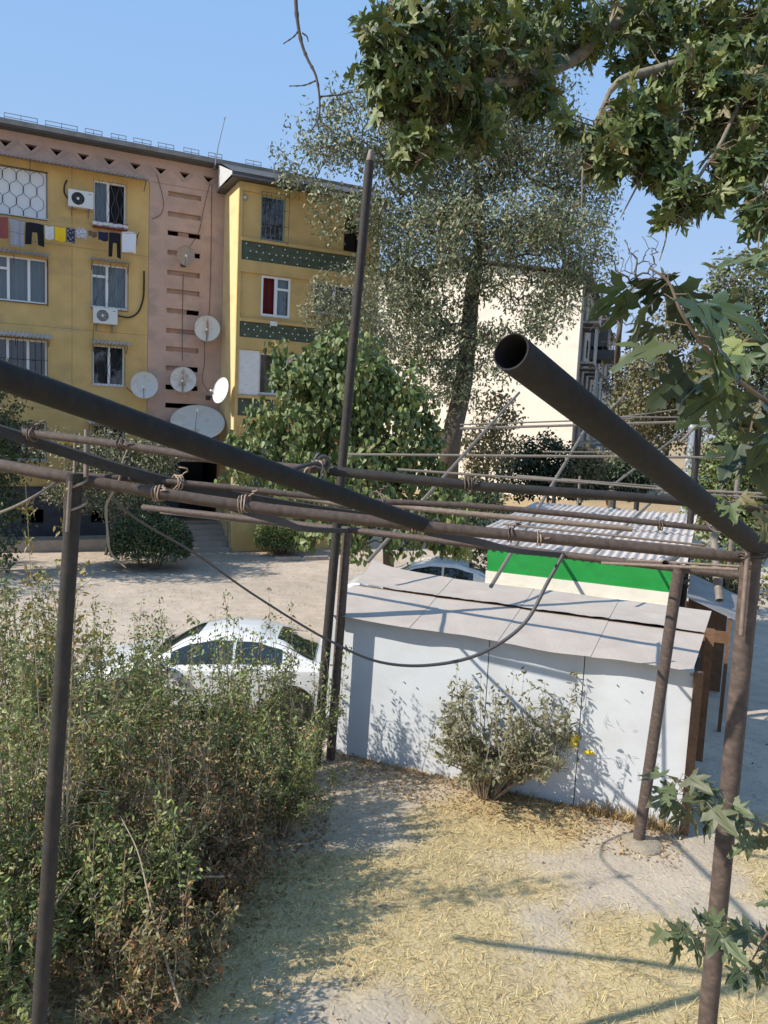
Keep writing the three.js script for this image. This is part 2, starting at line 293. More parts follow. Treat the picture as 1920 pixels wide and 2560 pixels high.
{
  const rows = [[2.21, 5.0], [5.0, 7.83], [7.83, 10.66], [10.66, 13.3]], cols = [[-14, -7.2], [-7.2, -1.25], [-1.25, 1.35]];
  const holes = [[-3.95, -2.05, 11.46, 13.0], [-0.55, 0.55, 11.6, 13.05], [-3.95, -2.06, 8.6, 10.1], [-0.62, 0.62, 8.68, 10.2], [-3.95, -2.07, 5.98, 7.34], [-0.56, 0.54, 5.93, 7.35], [-3.6, -2.1, 3.15, 4.5], [-0.55, 0.56, 3.1, 4.5],
    [-9.6, -8.2, 11.5, 13], [-9.6, -8.2, 8.7, 10.2], [-9.6, -8.2, 5.95, 7.35]];
  for (const [y0, y1] of rows) for (const [x0, x1] of cols) {
    const hs = holes.filter(h => h[0] > x0 && h[1] < x1 && h[2] > y0 && h[3] < y1).map(h => rectHole(...h));
    part('wall_panel', panel(rect(x0 + 0.006, x1 - 0.006, y0 + 0.006, y1 - 0.006), hs, -0.3, 0), M.yellow, block);
  }
  part('joint_filler', [...rows.slice(1).map(r => box(-14, 1.35, r[0] - 0.05, r[0] + 0.05, -0.28, -0.018)), box(-7.25, -7.15, 2.3, 13.2, -0.27, -0.02), box(-1.3, -1.2, 2.3, 13.2, -0.27, -0.02)], M.concrete, block);
  // frieze with triangular vents and raised chevrons
  const tri = [-6.6, -5.78, -4.95, -4.14, -3.33, -2.54, -1.75, -0.89, -0.03, 0.85, 1.74, 2.59, 3.47];
  part('frieze', panel(rect(-14, 4.098, 13.306, 14.3), tri.map(x => [[x - 0.205, 13.83], [x + 0.205, 13.83], [x, 13.62]]), -0.3, 0.012), M.pink, block);
  for (let i = 0; i < tri.length; i++) {
    const x = tri[i], xr = i < tri.length - 1 ? tri[i + 1] : x + 0.86, c = (x + xr) / 2;
    part('chevron', panel([[x, 13.54], [c, 13.86], [xr, 13.54], [xr, 13.49], [c, 13.81], [x, 13.49]], [], 0.012, 0.035), M.pink, block);
  }
  // stairwell strip with ladder of slots, some open
  const slots = [13.0, 12.29, 11.62, 10.92, 10.2, 9.53, 8.82, 8.09, 7.42, 6.71, 6.0, 5.32, 4.66, 3.95];
  const open = { 2: [[0, 0.34], [0.66, 1]], 3: [[0.76, 1]], 6: [[0.64, 1]], 9: [[0.5, 1]], 10: [[0, 0.3], [0.62, 1]], 11: [[0, 1]], 13: [[0, 1]] };
  part('stairwell_wall', panel(rect(1.356, 4.098, 0, 13.3), [...slots.map(y => rectHole(2.02, 3.22, y - 0.09, y + 0.09)), rectHole(1.55, 4.05, 0.9, 3.2)], -0.16, -0.004), M.pink, block);
  slots.forEach((y, i) => {
    const segs = open[i] ? [] : [[0, 1]];
    if (open[i]) { let a = 0; for (const [p, q] of open[i]) { if (p > a) segs.push([a, p]); a = q; } if (a < 1) segs.push([a, 1]); }
    for (const [p, q] of segs) part('slot_back', box(2.02 + 1.2 * p + (p ? 0.002 : -0.02), 2.02 + 1.2 * q + (q < 1 ? -0.002 : 0.02), y - 0.12, y + 0.12, -0.26, -0.162), M.pink, block);
  });
  part('plinth', panel(rect(-14, 1.35, 0, 2.2), [rectHole(-5.6, -4.9, 0.9, 1.4), rectHole(-2.9, -2.2, 0.9, 1.4), rectHole(-0.6, 0.1, 0.9, 1.4)], -0.3, 0.06), M.plinth, block);
  part('blind_area', box(-14, 1.3, 0, 0.42, 0.062, 1.0), M.concrete, block);
  // core and back of the house so that no light leaks in
  part('interior', [box(-14, 9.9, 0, 14.1, -4.5, -4.4), box(-14, 9.9, 5.0, 5.1, -4.4, -0.31), box(-14, 9.9, 7.8, 7.9, -4.4, -0.31), box(-14, 9.9, 10.6, 10.7, -4.4, -0.31), box(-14, 9.9, 13.9, 14, -4.4, -0.31), box(-14, 9.9, 2.2, 2.3, -4.4, -0.31), box(1.3, 1.4, 0, 13.3, -4.4, -0.31), box(-1.35, -1.25, 0, 13.3, -4.4, -0.31), box(4.25, 4.35, 0, 13.3, -4.4, -0.31)], M.room, block);
  part('rear_wall', [box(-14, 9.9, 0, 14.2, -11.2, -11), box(9.7, 9.9, 0, 14.2, -11, -0.3), box(-14.2, -14, 0, 14.2, -11.2, 0)], M.yellow, block);
  // roof
  const roof = part('roof', [sheet(2, 1, (u, v) => [lerp(-14.6, 10.4, u), lerp(14.36, 16.2, v), lerp(0.55, -5.6, v)], [25, 6]), sheet(2, 1, (u, v) => [lerp(-14.6, 10.4, u), lerp(14.36, 16.2, v), lerp(-11.8, -5.6, v)], [25, 6])], M.roofSheet, block);
  part('fascia', [box(-14.6, 10.4, 14.2, 14.352, 0.5, 0.545)], M.roofSheet, roof);
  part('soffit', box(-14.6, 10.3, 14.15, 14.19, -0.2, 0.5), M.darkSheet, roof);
  for (const [a, b] of [[-3.35, -2.35], [-2.1, -1.1], [-0.85, -0.3], [0.0, 0.5], [0.75, 1.35], [1.6, 2.15], [2.5, 3.05], [3.4, 3.9], [4.8, 5.4], [6.2, 6.8]]) {
    part('snow_guard', [tube([[a, 14.50, 0.25], [b, 14.50, 0.25]], 0.012, 5), tube([[a, 14.62, 0.25], [b, 14.62, 0.25]], 0.012, 5), tube([[a, 14.38, 0.25], [a, 14.63, 0.25]], 0.012, 5), tube([[b, 14.38, 0.25], [b, 14.63, 0.25]], 0.012, 5), tube([[(a + b) / 2, 14.38, 0.25], [(a + b) / 2, 14.63, 0.25]], 0.01, 5)], M.ironGrey, roof);
  }
  // windows of the yellow wall
  windowUnit(block, -3.95, -2.05, 11.46, 13.0, 0, { curtain: null, splits: [0.33, 0.66], bars: [...grilleScroll(-3.95, -2.05, 11.42, 13.02, 0.03, 9), tube([[-3.97, 11.42, 0.03], [-2.03, 11.42, 0.03]], 0.015, 5), tube([[-3.97, 13.0, 0.03], [-2.03, 13.0, 0.03]], 0.015, 5)] });
  part('foil_blind', drapes(-3.93, -2.07, 11.48, 12.98, -0.07, 0.008, 3), M.foil, block);
  windowUnit(block, -0.55, 0.55, 11.6, 13.05, 0, { splits: [0.45], curtainHalf: { i: 1, m: M.dark, open: 1 }, bars: diamondBars(-0.56, 0.56, 11.45, 13.08, 0.16, 7), barMat: M.ironBlue });
  windowUnit(block, -3.95, -2.06, 8.6, 10.1, 0, { splits: [0.36, 0.7], transom: [0, 0.72], bars: [tube([[-2.04, 8.55, 0.05], [-2.04, 10.1, 0.05]], 0.02, 5), tube([[-3.97, 8.57, 0.05], [-2.03, 8.57, 0.05]], 0.016, 5)] });
  windowUnit(block, -0.62, 0.62, 8.68, 10.2, 0, { splits: [0.44], transom: [0, 0.72], bars: [...diamondBars(-0.63, 0.63, 8.6, 10.2, 0.14, 6), tube([[-0.64, 8.6, 0.14], [0.64, 8.6, 0.14]], 0.012, 5)] });
  windowUnit(block, -3.95, -2.07, 5.98, 7.34, 0, { splits: [0.34, 0.68], curtain: M.curtainDark, bars: gridBars(-3.95, -2.05, 5.95, 7.36, 0.04, 10, 2) });
  windowUnit(block, -0.56, 0.54, 5.93, 7.35, 0, { splits: [0.52], curtain: M.curtainDark, bars: diamondBars(-0.57, 0.55, 5.9, 7.36, 0.04, 8) });
  windowUnit(block, -3.6, -2.1, 3.15, 4.5, 0, { splits: [0.5], curtain: M.curtainDark, bars: gridBars(-3.6, -2.1, 3.15, 4.5, 0.04, 8, 2) });
  windowUnit(block, -0.55, 0.56, 3.1, 4.5, 0, { splits: [0.5], curtain: M.curtainDark, bars: gridBars(-0.55, 0.56, 3.1, 4.5, 0.04, 7, 2) });
  for (const y of [11.5, 8.7, 5.95]) windowUnit(block, -9.6, -8.2, y, y + (y < 6 ? 1.4 : 1.5), 0, { curtain: M.curtain });
  corrugatedAwning(block, -6.4, 1.24, 13.34, 0.013, 0.55, 0.14);
  corrugatedAwning(block, -4.2, -1.98, 10.3, 0, 0.32, 0.14);
  corrugatedAwning(block, -0.68, 0.7, 10.38, 0, 0.26, 0.1);
  corrugatedAwning(block, -4.2, -1.93, 7.56, 0, 0.36, 0.16);
  corrugatedAwning(block, -0.62, 0.68, 7.53, 0, 0.32, 0.13);
  corrugatedAwning(block, -0.76, 0.64, 4.70, 0, 0.5, 0.16);
  part('wash_shelf', [box(-0.58, 0.58, 11.41, 11.44, 0, 0.3), tube([[-0.58, 11.6, 0.3], [0.58, 11.6, 0.3]], 0.012, 5)], M.redIron, block);
  { // bundles of white washing piled behind the grille
    const r = rng(77);
    for (let i = 0; i < 7; i++) { const g = new THREE.IcosahedronGeometry(0.10, 2), p = g.attributes.position; for (let k = 0; k < p.count; k++) { const f = 0.75 + 0.5 * vnoise(p.getX(k) * 14 + i * 7, p.getY(k) * 14 + p.getZ(k) * 9, 3); p.setXYZ(k, p.getX(k) * f * 1.1, p.getY(k) * f * 0.8, p.getZ(k) * f * 0.8); } g.computeVertexNormals(); g.translate(-0.5 + i * 0.165, 11.52 + r() * 0.03, 0.19); part('white_bundle', g, M.foil, block); }
  }

  // ------------------------------------------------ projecting loggia bay
  const B0 = 4.1, B1 = 9.67, F = 2.0;
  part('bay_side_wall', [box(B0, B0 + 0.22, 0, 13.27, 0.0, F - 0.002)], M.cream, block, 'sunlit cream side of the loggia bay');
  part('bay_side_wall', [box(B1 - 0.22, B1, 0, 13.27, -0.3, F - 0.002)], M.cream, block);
  part('bay_pier', box(B0 + 0.002, B0 + 0.13, 0, 13.27, F, F + 0.1), M.yellow, block);
  part('bay_pier', box(B1 - 0.55, B1 - 0.002, 0, 13.27, F, F + 0.1), M.yellow, block);
  const xa = B0 + 0.132, xb = B1 - 0.552;
  const levels = [[12.98, 13.27, 11.38, 10.61], [10.19, 10.61, 8.56, 7.89], [7.46, 7.89, 5.81, 5.06], [4.65, 5.06, 3.05, 2.4]];
  for (const [y0, y1] of levels) part('spandrel', box(xa, xb, y0, y1, F - 0.05, F + 0.098), M.yellow, block);
  const walls = [[[4.93, 5.84, 11.41, 12.95], [8.18, 8.93, 11.45, 12.91]], [[5.02, 6.12, 8.73, 10.15], [7.02, 8.72, 9.03, 10.16]], [[5.03, 6.13, 5.9, 7.38]], [[5.05, 6.13, 3.2, 4.5]]];
  levels.forEach(([y0, , led, band], i) => {
    part('loggia_infill', panel(rect(xa, xb, led, y0), walls[i].map(h => rectHole(...h)), F - 0.12, F + 0.012), M.yellow, block);
    part('ledge', box(xa, xb, led - 0.11, led - 0.001, F - 0.1, F + 0.13), M.yellow, block);
    part('band', box(xa, xb, band, led - 0.112, F - 0.1, F + 0.055), M.greenBand, block, 'dark green balcony band with white dots');
    const dots = [], r = rng(300 + i);
    for (let x = xa + 0.2, k = 0; x < xb - 0.1; x += 0.24, k++) for (let q = 0; q < 3; q++) { if ((k + q) % 2 && q !== 1) continue; const g = new THREE.CylinderGeometry(0.026, 0.026, 0.02, 6); g.rotateX(Math.PI / 2); g.translate(x + (q === 1 ? 0.12 : 0) + (r() - 0.5) * 0.05, lerp(band + 0.1, led - 0.22, q / 2) + (r() - 0.5) * 0.05, F + 0.06); dots.push(g); }
    const d = part('inlay_dots', dots, M.whitewash, block); d.userData.kind = 'stuff';
  });
  part('base_wall', panel(rect(xa, xb, 0, 2.4), [rectHole(4.6, 5.7, 1.5, 2.3)], F - 0.12, F + 0.05), M.yellow, block);
  part('base_shutter', box(4.6, 5.7, 1.5, 2.3, F - 0.06, F - 0.02), M.brownBoard, block);
  windowUnit(block, 4.93, 5.84, 11.41, 12.95, F, { frame: M.greenFrame, splits: [], deep: 0.03, curtain: M.curtainDark, bars: [...gridBars(4.88, 5.9, 11.35, 13.0, F + 0.28, 6, 3), ...[4.88, 5.9].map(x => tube([[x, 11.35, F + 0.28], [x, 11.35, F + 0.0]], 0.01, 4)), ...[4.88, 5.9].map(x => tube([[x, 13.0, F + 0.28], [x, 13.0, F + 0.0]], 0.01, 4))], barMat: M.iron });
  windowUnit(block, 5.02, 6.12, 8.73, 10.15, F, { splits: [0.5], deep: -0.01, transom: [1, 0.70], curtain: M.curtain, curtainHalf: { i: 0, m: M.curtainRed, open: 0 }, fw: 0.07 });
  windowUnit(block, 7.02, 8.72, 9.03, 10.16, F, { splits: [0.5], deep: 0.02, fw: 0.07 });
  windowUnit(block, 5.03, 6.13, 5.9, 7.38, F, { splits: [0.5], deep: 0.05, curtain: M.dark, curtainHalf: { i: 0, m: M.curtainBrown, open: 1 }, fw: 0.05 });
  windowUnit(block, 5.05, 6.13, 3.2, 4.5, F, { splits: [0.5] });
  part('white_board', box(4.24, 5.01, 5.83, 7.44, F + 0.014, F + 0.04), M.whitewash, block, 'white infill board beside the loggia window');
  part('white_board', box(6.15, 7.41, 5.83, 7.44, F + 0.014, F + 0.04), M.whitewash, block);
  { const v = part('round_vent', new THREE.TorusGeometry(0.085, 0.03, 8, 20).translate(4.33, 12.76, F + 0.02), M.concrete, block); part('vent_cap', new THREE.SphereGeometry(0.06, 12, 8).translate(4.33, 12.76, F + 0.01), M.whitewash, v); }
  part('sign_plate', [box(5.35, 5.62, 8.38, 8.54, F + 0.135, F + 0.145)], M.whitewash, block, 'small white plate on the balcony ledge');
  part('room_rear', [box(xa, xb, 0, 13.2, F - 1.2, F - 1.15), ...[2.4, 5.06, 7.89, 10.61, 13.2].map(y => box(xa, xb, y - 0.05, y + 0.05, F - 1.14, F - 0.13))], M.room, block);
  const br = part('bay_roof', [sheet(2, 1, (u, v) => [lerp(B0 - 0.35, B1 + 0.3, u), lerp(13.47, 14.30, v), lerp(F + 0.45, 0.4, v)], [6, 2]), box(B0 - 0.35, B1 + 0.3, 13.35, 13.46, F + 0.4, F + 0.44), box(B0 - 0.3, B1 + 0.25, 13.29, 13.34, 0.02, F + 0.42)], M.darkSheet, block);
  part('gable_sheet', panel([[-(F + 0.45), 13.35], [-0.4, 13.35], [-0.4, 14.2], [-(F + 0.45), 13.45]], [], 0, 0.012).rotateY(Math.PI / 2).translate(B0 - 0.365, 0, 0), M.zinc, br, 'pale zinc sheet closing the roof end');
  part('gutter_strip', tube([[B0 - 0.35, 13.31, F + 0.46], [B1 + 0.3, 13.31, F + 0.46]], 0.045, 8), M.darkSheet, br);

  // entrance under a canopy
  part('canopy', [box(1.3, 4.09, 3.42, 3.5, -0.002, 1.5), box(1.26, 4.09, 3.32, 3.6, 1.5, 1.55)], M.concrete, block);
  part('canopy_grille', diamondBars(1.3, 4.15, 3.34, 3.58, 1.57, 14, 0.01), M.iron, block);
  part('entrance_door', [box(1.55, 2.75, 0.9, 3.1, -0.9, -0.84), box(2.8, 4.05, 0.9, 3.1, -2.6, -2.54)], mat(0.03, 0.045, 0.075, 0.5), block);
  for (let i = 0; i < 5; i++) part('step', box(1.6 + (i % 2) * 0.003, 4.15 + (i % 2) * 0.003, i ? 0.17 * i + 0.001 : 0, 0.17 * (i + 1), 0.0, 2.1 - 0.32 * i), M.concrete, block);
  part('porch_floor', box(1.56, 4.04, 0.85, 0.895, -2.5, -0.17), M.concrete, block);
  part('stair_railing', [tube([[4.0, 0, 2.0], [4.0, 1.0, 2.0], [4.0, 1.75, 0.4]], 0.018, 6)], M.ironBlue, block);
  part('drain_pipe', curve([[1.19, 10.12, 0.05], [1.19, 9.6, 0.05], [1.16, 9.1, 0.05], [0.98, 8.62, 0.06], [0.7, 8.42, 0.07], [0.28, 8.42, 0.2]], 24).length && tube(curve([[1.19, 10.12, 0.05], [1.19, 9.6, 0.05], [1.16, 9.1, 0.05], [0.98, 8.62, 0.06], [0.7, 8.42, 0.07], [0.28, 8.42, 0.2]], 24), 0.03, 6), M.rubber, block);
  const cable = pts => tube(curve(pts, 18), 0.009, 4);
  part('wall_cable', cable([[3.52, 13.6, 0.04], [3.3, 12.6, 0.05], [3.15, 11.8, 0.04], [2.75, 11.1, 0.2]]), M.black, block);
  part('wall_cable', cable([[3.6, 13.6, 0.03], [3.62, 11, 0.04], [3.6, 9, 0.03], [3.54, 8.4, 0.1]]), M.black, block);
  part('wall_cable', cable([[1.6, 13.6, 0.03], [1.85, 12.6, 0.04], [1.75, 12.2, 0.03], [1.45, 12.0, 0.03]]), M.black, block);
  part('wall_cable', cable([[2.6, 10.2, 0.03], [2.6, 8.5, 0.02], [2.62, 7, 0.03]]), M.black, block);
  part('wall_cable', cable([[0.6, 5.9, 0.03], [0.75, 5.75, 0.04], [1.0, 5.7, 0.1], [1.17, 5.7, 0.3]]), M.black, block);
  part('wall_cable', cable([[3.42, 7.8, 0.1], [3.45, 7.0, 0.05], [3.38, 6.3, 0.06], [3.6, 5.9, 0.1]]), M.black, block);
}

// ---------------------------------------------------------------- air conditioners
function airConditioner(s, h, w, hh, label, dark) {
  const o = thing('air_conditioner', label, 'air conditioner', onFacade(s, h, 0.12), FT, 'air conditioners on the yellow wall');
  const sh = new THREE.Shape(); sh.moveTo(-w / 2, 0); sh.lineTo(w / 2, 0); sh.lineTo(w / 2, hh); sh.lineTo(-w / 2, hh); sh.closePath();
  const hole = new THREE.Path(); hole.absarc(-w * 0.12, hh * 0.5, hh * 0.39, 0, Math.PI * 2, true); sh.holes.push(hole);
  part('casing', [new THREE.ExtrudeGeometry(sh, { depth: 0.025, bevelEnabled: true, bevelThickness: 0.006, bevelSize: 0.006, bevelSegments: 2, curveSegments: 24 }).translate(0, 0, 0.27), box(-w / 2, w / 2, 0, 0.015, 0, 0.269), box(-w / 2, w / 2, hh - 0.015, hh, 0, 0.269), box(-w / 2, -w / 2 + 0.015, 0.015, hh - 0.015, 0, 0.269), box(w / 2 - 0.015, w / 2, 0.015, hh - 0.015, 0, 0.269)], M.acWhite, o);
  part('back_plate', box(-w / 2 + 0.016, w / 2 - 0.016, 0.016, hh - 0.016, 0.08, 0.1), M.acGrey, o);
  const rings = []; for (let k = 1; k <= 6; k++) rings.push(new THREE.TorusGeometry(hh * 0.39 * k / 6.2, 0.0045, 4, 28).translate(-w * 0.12, hh * 0.5, 0.3)); for (let k = 0; k < 8; k++) { const a = k * Math.PI / 4; rings.push(tube([[-w * 0.12, hh * 0.5, 0.3], [-w * 0.12 + Math.cos(a) * hh * 0.39, hh * 0.5 + Math.sin(a) * hh * 0.39, 0.3]], 0.004, 4)); }
  part('fan_grille', rings, dark ? M.acGrey : M.acWhite, o);
  part('fan_hub', new THREE.CylinderGeometry(0.045, 0.045, 0.02, 16).rotateX(Math.PI / 2).translate(-w * 0.12, hh * 0.5, 0.31), M.acWhite, o);
  const bl = []; for (let k = 0; k < 4; k++) bl.push(new THREE.BoxGeometry(hh * 0.3, 0.1, 0.008).rotateX(0.5).translate(hh * 0.2, 0, 0).rotateZ(k * Math.PI / 2).translate(-w * 0.12, hh * 0.5, 0.2)); part('fan_blades', bl, M.black, o);
  part('brand_mark', [box(w * 0.3, w * 0.42, hh * 0.82, hh * 0.86, 0.301, 0.303)], M.acGrey, o);
  part('bracket', [box(-w * 0.36, -w * 0.32, -0.03, -0.002, -0.12, 0.3), box(w * 0.32, w * 0.36, -0.03, -0.002, -0.12, 0.3), box(-w * 0.36, -w * 0.32, -0.25, -0.03, -0.12, -0.09), box(w * 0.32, w * 0.36, -0.25, -0.03, -0.12, -0.09)], M.ironGrey, o);
  return o;
}
{
  const a = airConditioner(-0.99, 11.94, 0.8, 0.55, 'white air conditioner beside the top window with hanging laundry below', true);
  part('hose', tube(curve([[-0.38, 0.3, -0.05], [-0.5, 0.45, -0.06], [-0.5, 0.75, -0.08], [-0.42, 0.92, -0.1]], 14), 0.025, 6), M.rubber, a);
  const b = airConditioner(-0.17, 8.08, 0.8, 0.54, 'white air conditioner under the barred second row window', false);
  part('drip_hose', tube(curve([[-0.36, 0.0, 0.1], [-0.38, -0.3, -0.02], [-0.38, -0.7, -0.08]], 8), 0.008, 5), M.black, b);
}

// ---------------------------------------------------------------- satellite dishes
function satelliteDish(s, h, off, r, normal, label, m, { ry = 1, name = 'satellite_dish', rim = true } = {}) {
  const o = thing(name, label, 'satellite dish', onFacade(s, h, off), 0, 'satellite dishes on the apartment block');
  const q = new THREE.Quaternion().setFromUnitVectors(V(0, 0, 1), V3(normal).normalize());
  const prof = []; for (let k = 0; k <= 10; k++) { const t = k / 10; prof.push(new THREE.Vector2(Math.max(0.001, r * t), r * 0.2 * t * t - r * 0.2)); }
  const g = new THREE.LatheGeometry(prof, 40); g.rotateX(Math.PI / 2); g.scale(1, ry, 1);
  const u = g.attributes.uv, p = g.attributes.position; for (let i = 0; i < u.count; i++) u.setXY(i, p.getX(i) / r / 2 + 0.5, p.getY(i) / r / 2 + 0.5);
  g.applyQuaternion(q); part('reflector', g, m, o);
  if (rim) part('rim', new THREE.TorusGeometry(r, 0.012, 6, 48).scale(1, ry, 1).applyQuaternion(q), m, o);
  const tip = V(0, -r * 0.25, r * 0.75).applyQuaternion(q), low = V(0, -r * 0.98 * ry, -0.01).applyQuaternion(q);
  const arm = part('feed_arm', tube([low, tip], 0.012, 6), M.ironGrey, o);
  part('feed_horn', new THREE.CylinderGeometry(0.035, 0.045, 0.12, 12).rotateX(Math.PI / 2).applyQuaternion(q).translate(tip.x, tip.y, tip.z), M.dishWhite, arm);
  const back = V(0, 0, -r * 0.2 - 0.012).applyQuaternion(q), wall = V(0, -0.25, 0).addScaledVector(fn, -off + 0.01);
  part('mount', [tube([back, back.clone().addScaledVector(fn, -0.05).add(V(0, -0.1, 0)), wall], 0.022, 6), box(-0.09, 0.09, -0.09, 0.09, -0.01, 0.01).rotateY(FT).translate(wall.x, wall.y, wall.z)], M.iron, o);
  return o;
}
satelliteDish(1.17, 6.0, 0.5, 0.48, [0.22, 0.10, 0.95], 'pale round dish on the corner between yellow and pink wall', M.dish[0]);
satelliteDish(2.56, 6.29, 0.5, 0.47, [0.20, 0.16, 0.95], 'round dish with a brown rust streak over the stairwell slots', M.dish[1]);
satelliteDish(3.42, 8.24, 0.5, 0.47, [0.15, 0.12, 0.95], 'round dish with vertical rust streak beside the loggia bay', M.dish[2]);
satelliteDish(3.62, 5.93, 1.95, 0.47, [-0.62, 0.2, 0.62], 'bright white sunlit dish turned sideways at the bay corner', M.dishWhite);
{
  const d = satelliteDish(3.05, 4.75, 0.9, 0.98, [0.15, 0.78, 0.62], 'largest dish, wide and tilted up above the entrance canopy', M.dish[0], { name: 'large_satellite_dish' });
  d.userData.label = 'largest dish, wide and tilted up above the entrance canopy';
}
satelliteDish(2.6, 10.79, 0.45, 0.31, [0.25, 0.1, 0.9], 'small brownish dish high on the pink stairwell wall', M.dishMesh, { ry: 1.15 });

// ---------------------------------------------------------------- roof antenna
{
  const o = thing('roof_antenna', 'thin leaning mast antenna rising above the roof edge', 'antenna', onFacade(3.6, 14.3, 0.62), FT);
  part('mast', tube([[-0.05, -0.35, 0], [0.05, 0.4, 0], [0.28, 1.45, 0]], [0.022, 0.018, 0.012], 6), M.ironGrey, o);
  part('element', [tube([[0.27, 1.42, -0.05], [0.29, 1.52, 0.05]], 0.02, 5)], M.ironGrey, o);
  part('clamp', box(-0.08, 0.0, -0.35, -0.2, -0.08, 0.02), M.iron, o);
}

// ---------------------------------------------------------------- laundry line
{
  const o = thing('clothes_line', 'washing line strung on brackets below the top windows', 'clothesline', onFacade(0, 11.2, 0), FT);
  for (const z of [0.45, 0.7]) part('line', tube(curve([[-4.4, 0.1, z], [-2.4, -0.06, z], [-0.2, -0.03, z], [0.9, 0.08, z]], 20), 0.008, 4), M.wireLight, o);
  for (const x of [-4.4, 0.9]) part('bracket', [tube([[x, 0.06, 0], [x, 0.1, 0.75]], 0.014, 5), tube([[x, -0.25, 0.005], [x, 0.08, 0.5]], 0.01, 5)], M.iron, o);
  const cloth = (name, label, x0, x1, top, bot, m, shape = 'rect', z = 0.7) => {
    const seed = Math.round(x0 * 100), nx = 14, ny = 12;
    const g = sheet(nx, ny, (u, v) => {
      let x = lerp(x0, x1, u), y = lerp(top, bot, v);
      const c = (x0 + x1) / 2;
      if (shape === 'shirt') x = c + (x - c) * (v < 0.3 ? 1.15 - v : 0.86 + 0.1 * v);
      if (shape === 'trousers') { const k = Math.abs(u - 0.5) * 2; if (v > 0.35) { x += (u < 0.5 ? -1 : 1) * (k < 0.2 ? 0.012 + 0.025 * v : 0.02 * v); y += k < 0.16 ? (top - bot) * (v - 0.35) * 0.85 : 0; } }
      return [x, y - 0.02 * Math.sin(u * 5 + seed), z + 0.04 * v * Math.sin(u * 9 + seed) + 0.03 * Math.sin(v * 4 + seed * 2 + u * 3) * v];
    }, [x1 - x0, top - bot]);
    const q = single(name, g, m, label, 'laundry', 'laundry on the line'); q.position.set(...onFacade(0, 0, 0)); q.rotation.y = FT; return q;
  };
  const plaid = (a, b, n) => texture(128, 128, (u, v) => { const k = (Math.sin(u * n) > 0.1 ? 0.5 : 0) + (Math.sin(v * n) > 0.1 ? 0.5 : 0) * (0.6 + 0.8 * vnoise(u * 30, v * 30, 8)); return a.map((c, i) => lerp(c, b[i], clamp(k))); });
  const T = (map) => new THREE.MeshStandardMaterial({ map, roughness: 1, side: THREE.DoubleSide });
  const pl = plaid([0.60, 0.60, 0.62], [0.035, 0.04, 0.085], 110); pl.repeat.set(3, 2.4);
  const fl = texture(128, 128, (u, v) => { const k = smooth(0.62, 0.7, vnoise(u * 14, v * 14, 4)); return [lerp(0.02, 0.35, k), lerp(0.022, 0.36, k), lerp(0.05, 0.4, k)]; }); fl.repeat.set(4, 3);
  const fw = texture(128, 128, (u, v) => { const k = smooth(0.55, 0.65, vnoise(u * 14, v * 14, 6)); return [lerp(0.6, 0.2, k), lerp(0.6, 0.21, k), lerp(0.64, 0.3, k)]; }); fw.repeat.set(4, 3);
  cloth('hanging_cloth', 'faded red cloth at the left end of the washing line', -3.85, -3.26, 11.2, 10.52, mat(0.27, 0.075, 0.07, 1));
  cloth('hanging_shirt', 'blue and white checked shirt on the washing line', -3.23, -2.77, 11.16, 10.3, T(pl), 'shirt');
  cloth('hanging_shorts', 'black shorts hanging beside the checked shirt', -2.74, -2.18, 11.13, 10.42, mat(0.012, 0.012, 0.018, 1), 'trousers');
  cloth('hanging_skirt', 'small white frilled garment between black shorts and yellow top', -2.14, -1.87, 11.1, 10.67, mat(0.62, 0.63, 0.66, 1));
  cloth('hanging_shirt', 'bright yellow top on the washing line', -1.83, -1.5, 11.12, 10.66, mat(0.80, 0.52, 0.02, 1));
  cloth('hanging_cloth', 'navy patterned garment right of the yellow top', -1.48, -1.2, 11.13, 10.66, T(fl));
  cloth('hanging_cloth', 'white and blue patterned cloth near middle of the line', -1.17, -0.83, 11.17, 10.85, T(fw));
  cloth('hanging_cloth', 'small brown lacy garment on the washing line', -0.77, -0.5, 11.14, 10.95, mat(0.16, 0.10, 0.06, 1));
  cloth('hanging_shorts', 'short navy garment left of the black trousers', -0.45, -0.12, 11.17, 10.87, mat(0.018, 0.022, 0.055, 1));
  cloth('hanging_trousers', 'long black trousers beside the white towel', -0.1, 0.29, 11.2, 10.36, mat(0.012, 0.012, 0.02, 1), 'trousers', 0.68);
  cloth('hanging_towel', 'white towel at the right end of the washing line', 0.33, 0.81, 11.28, 10.58, mat(0.72, 0.72, 0.76, 1));
}

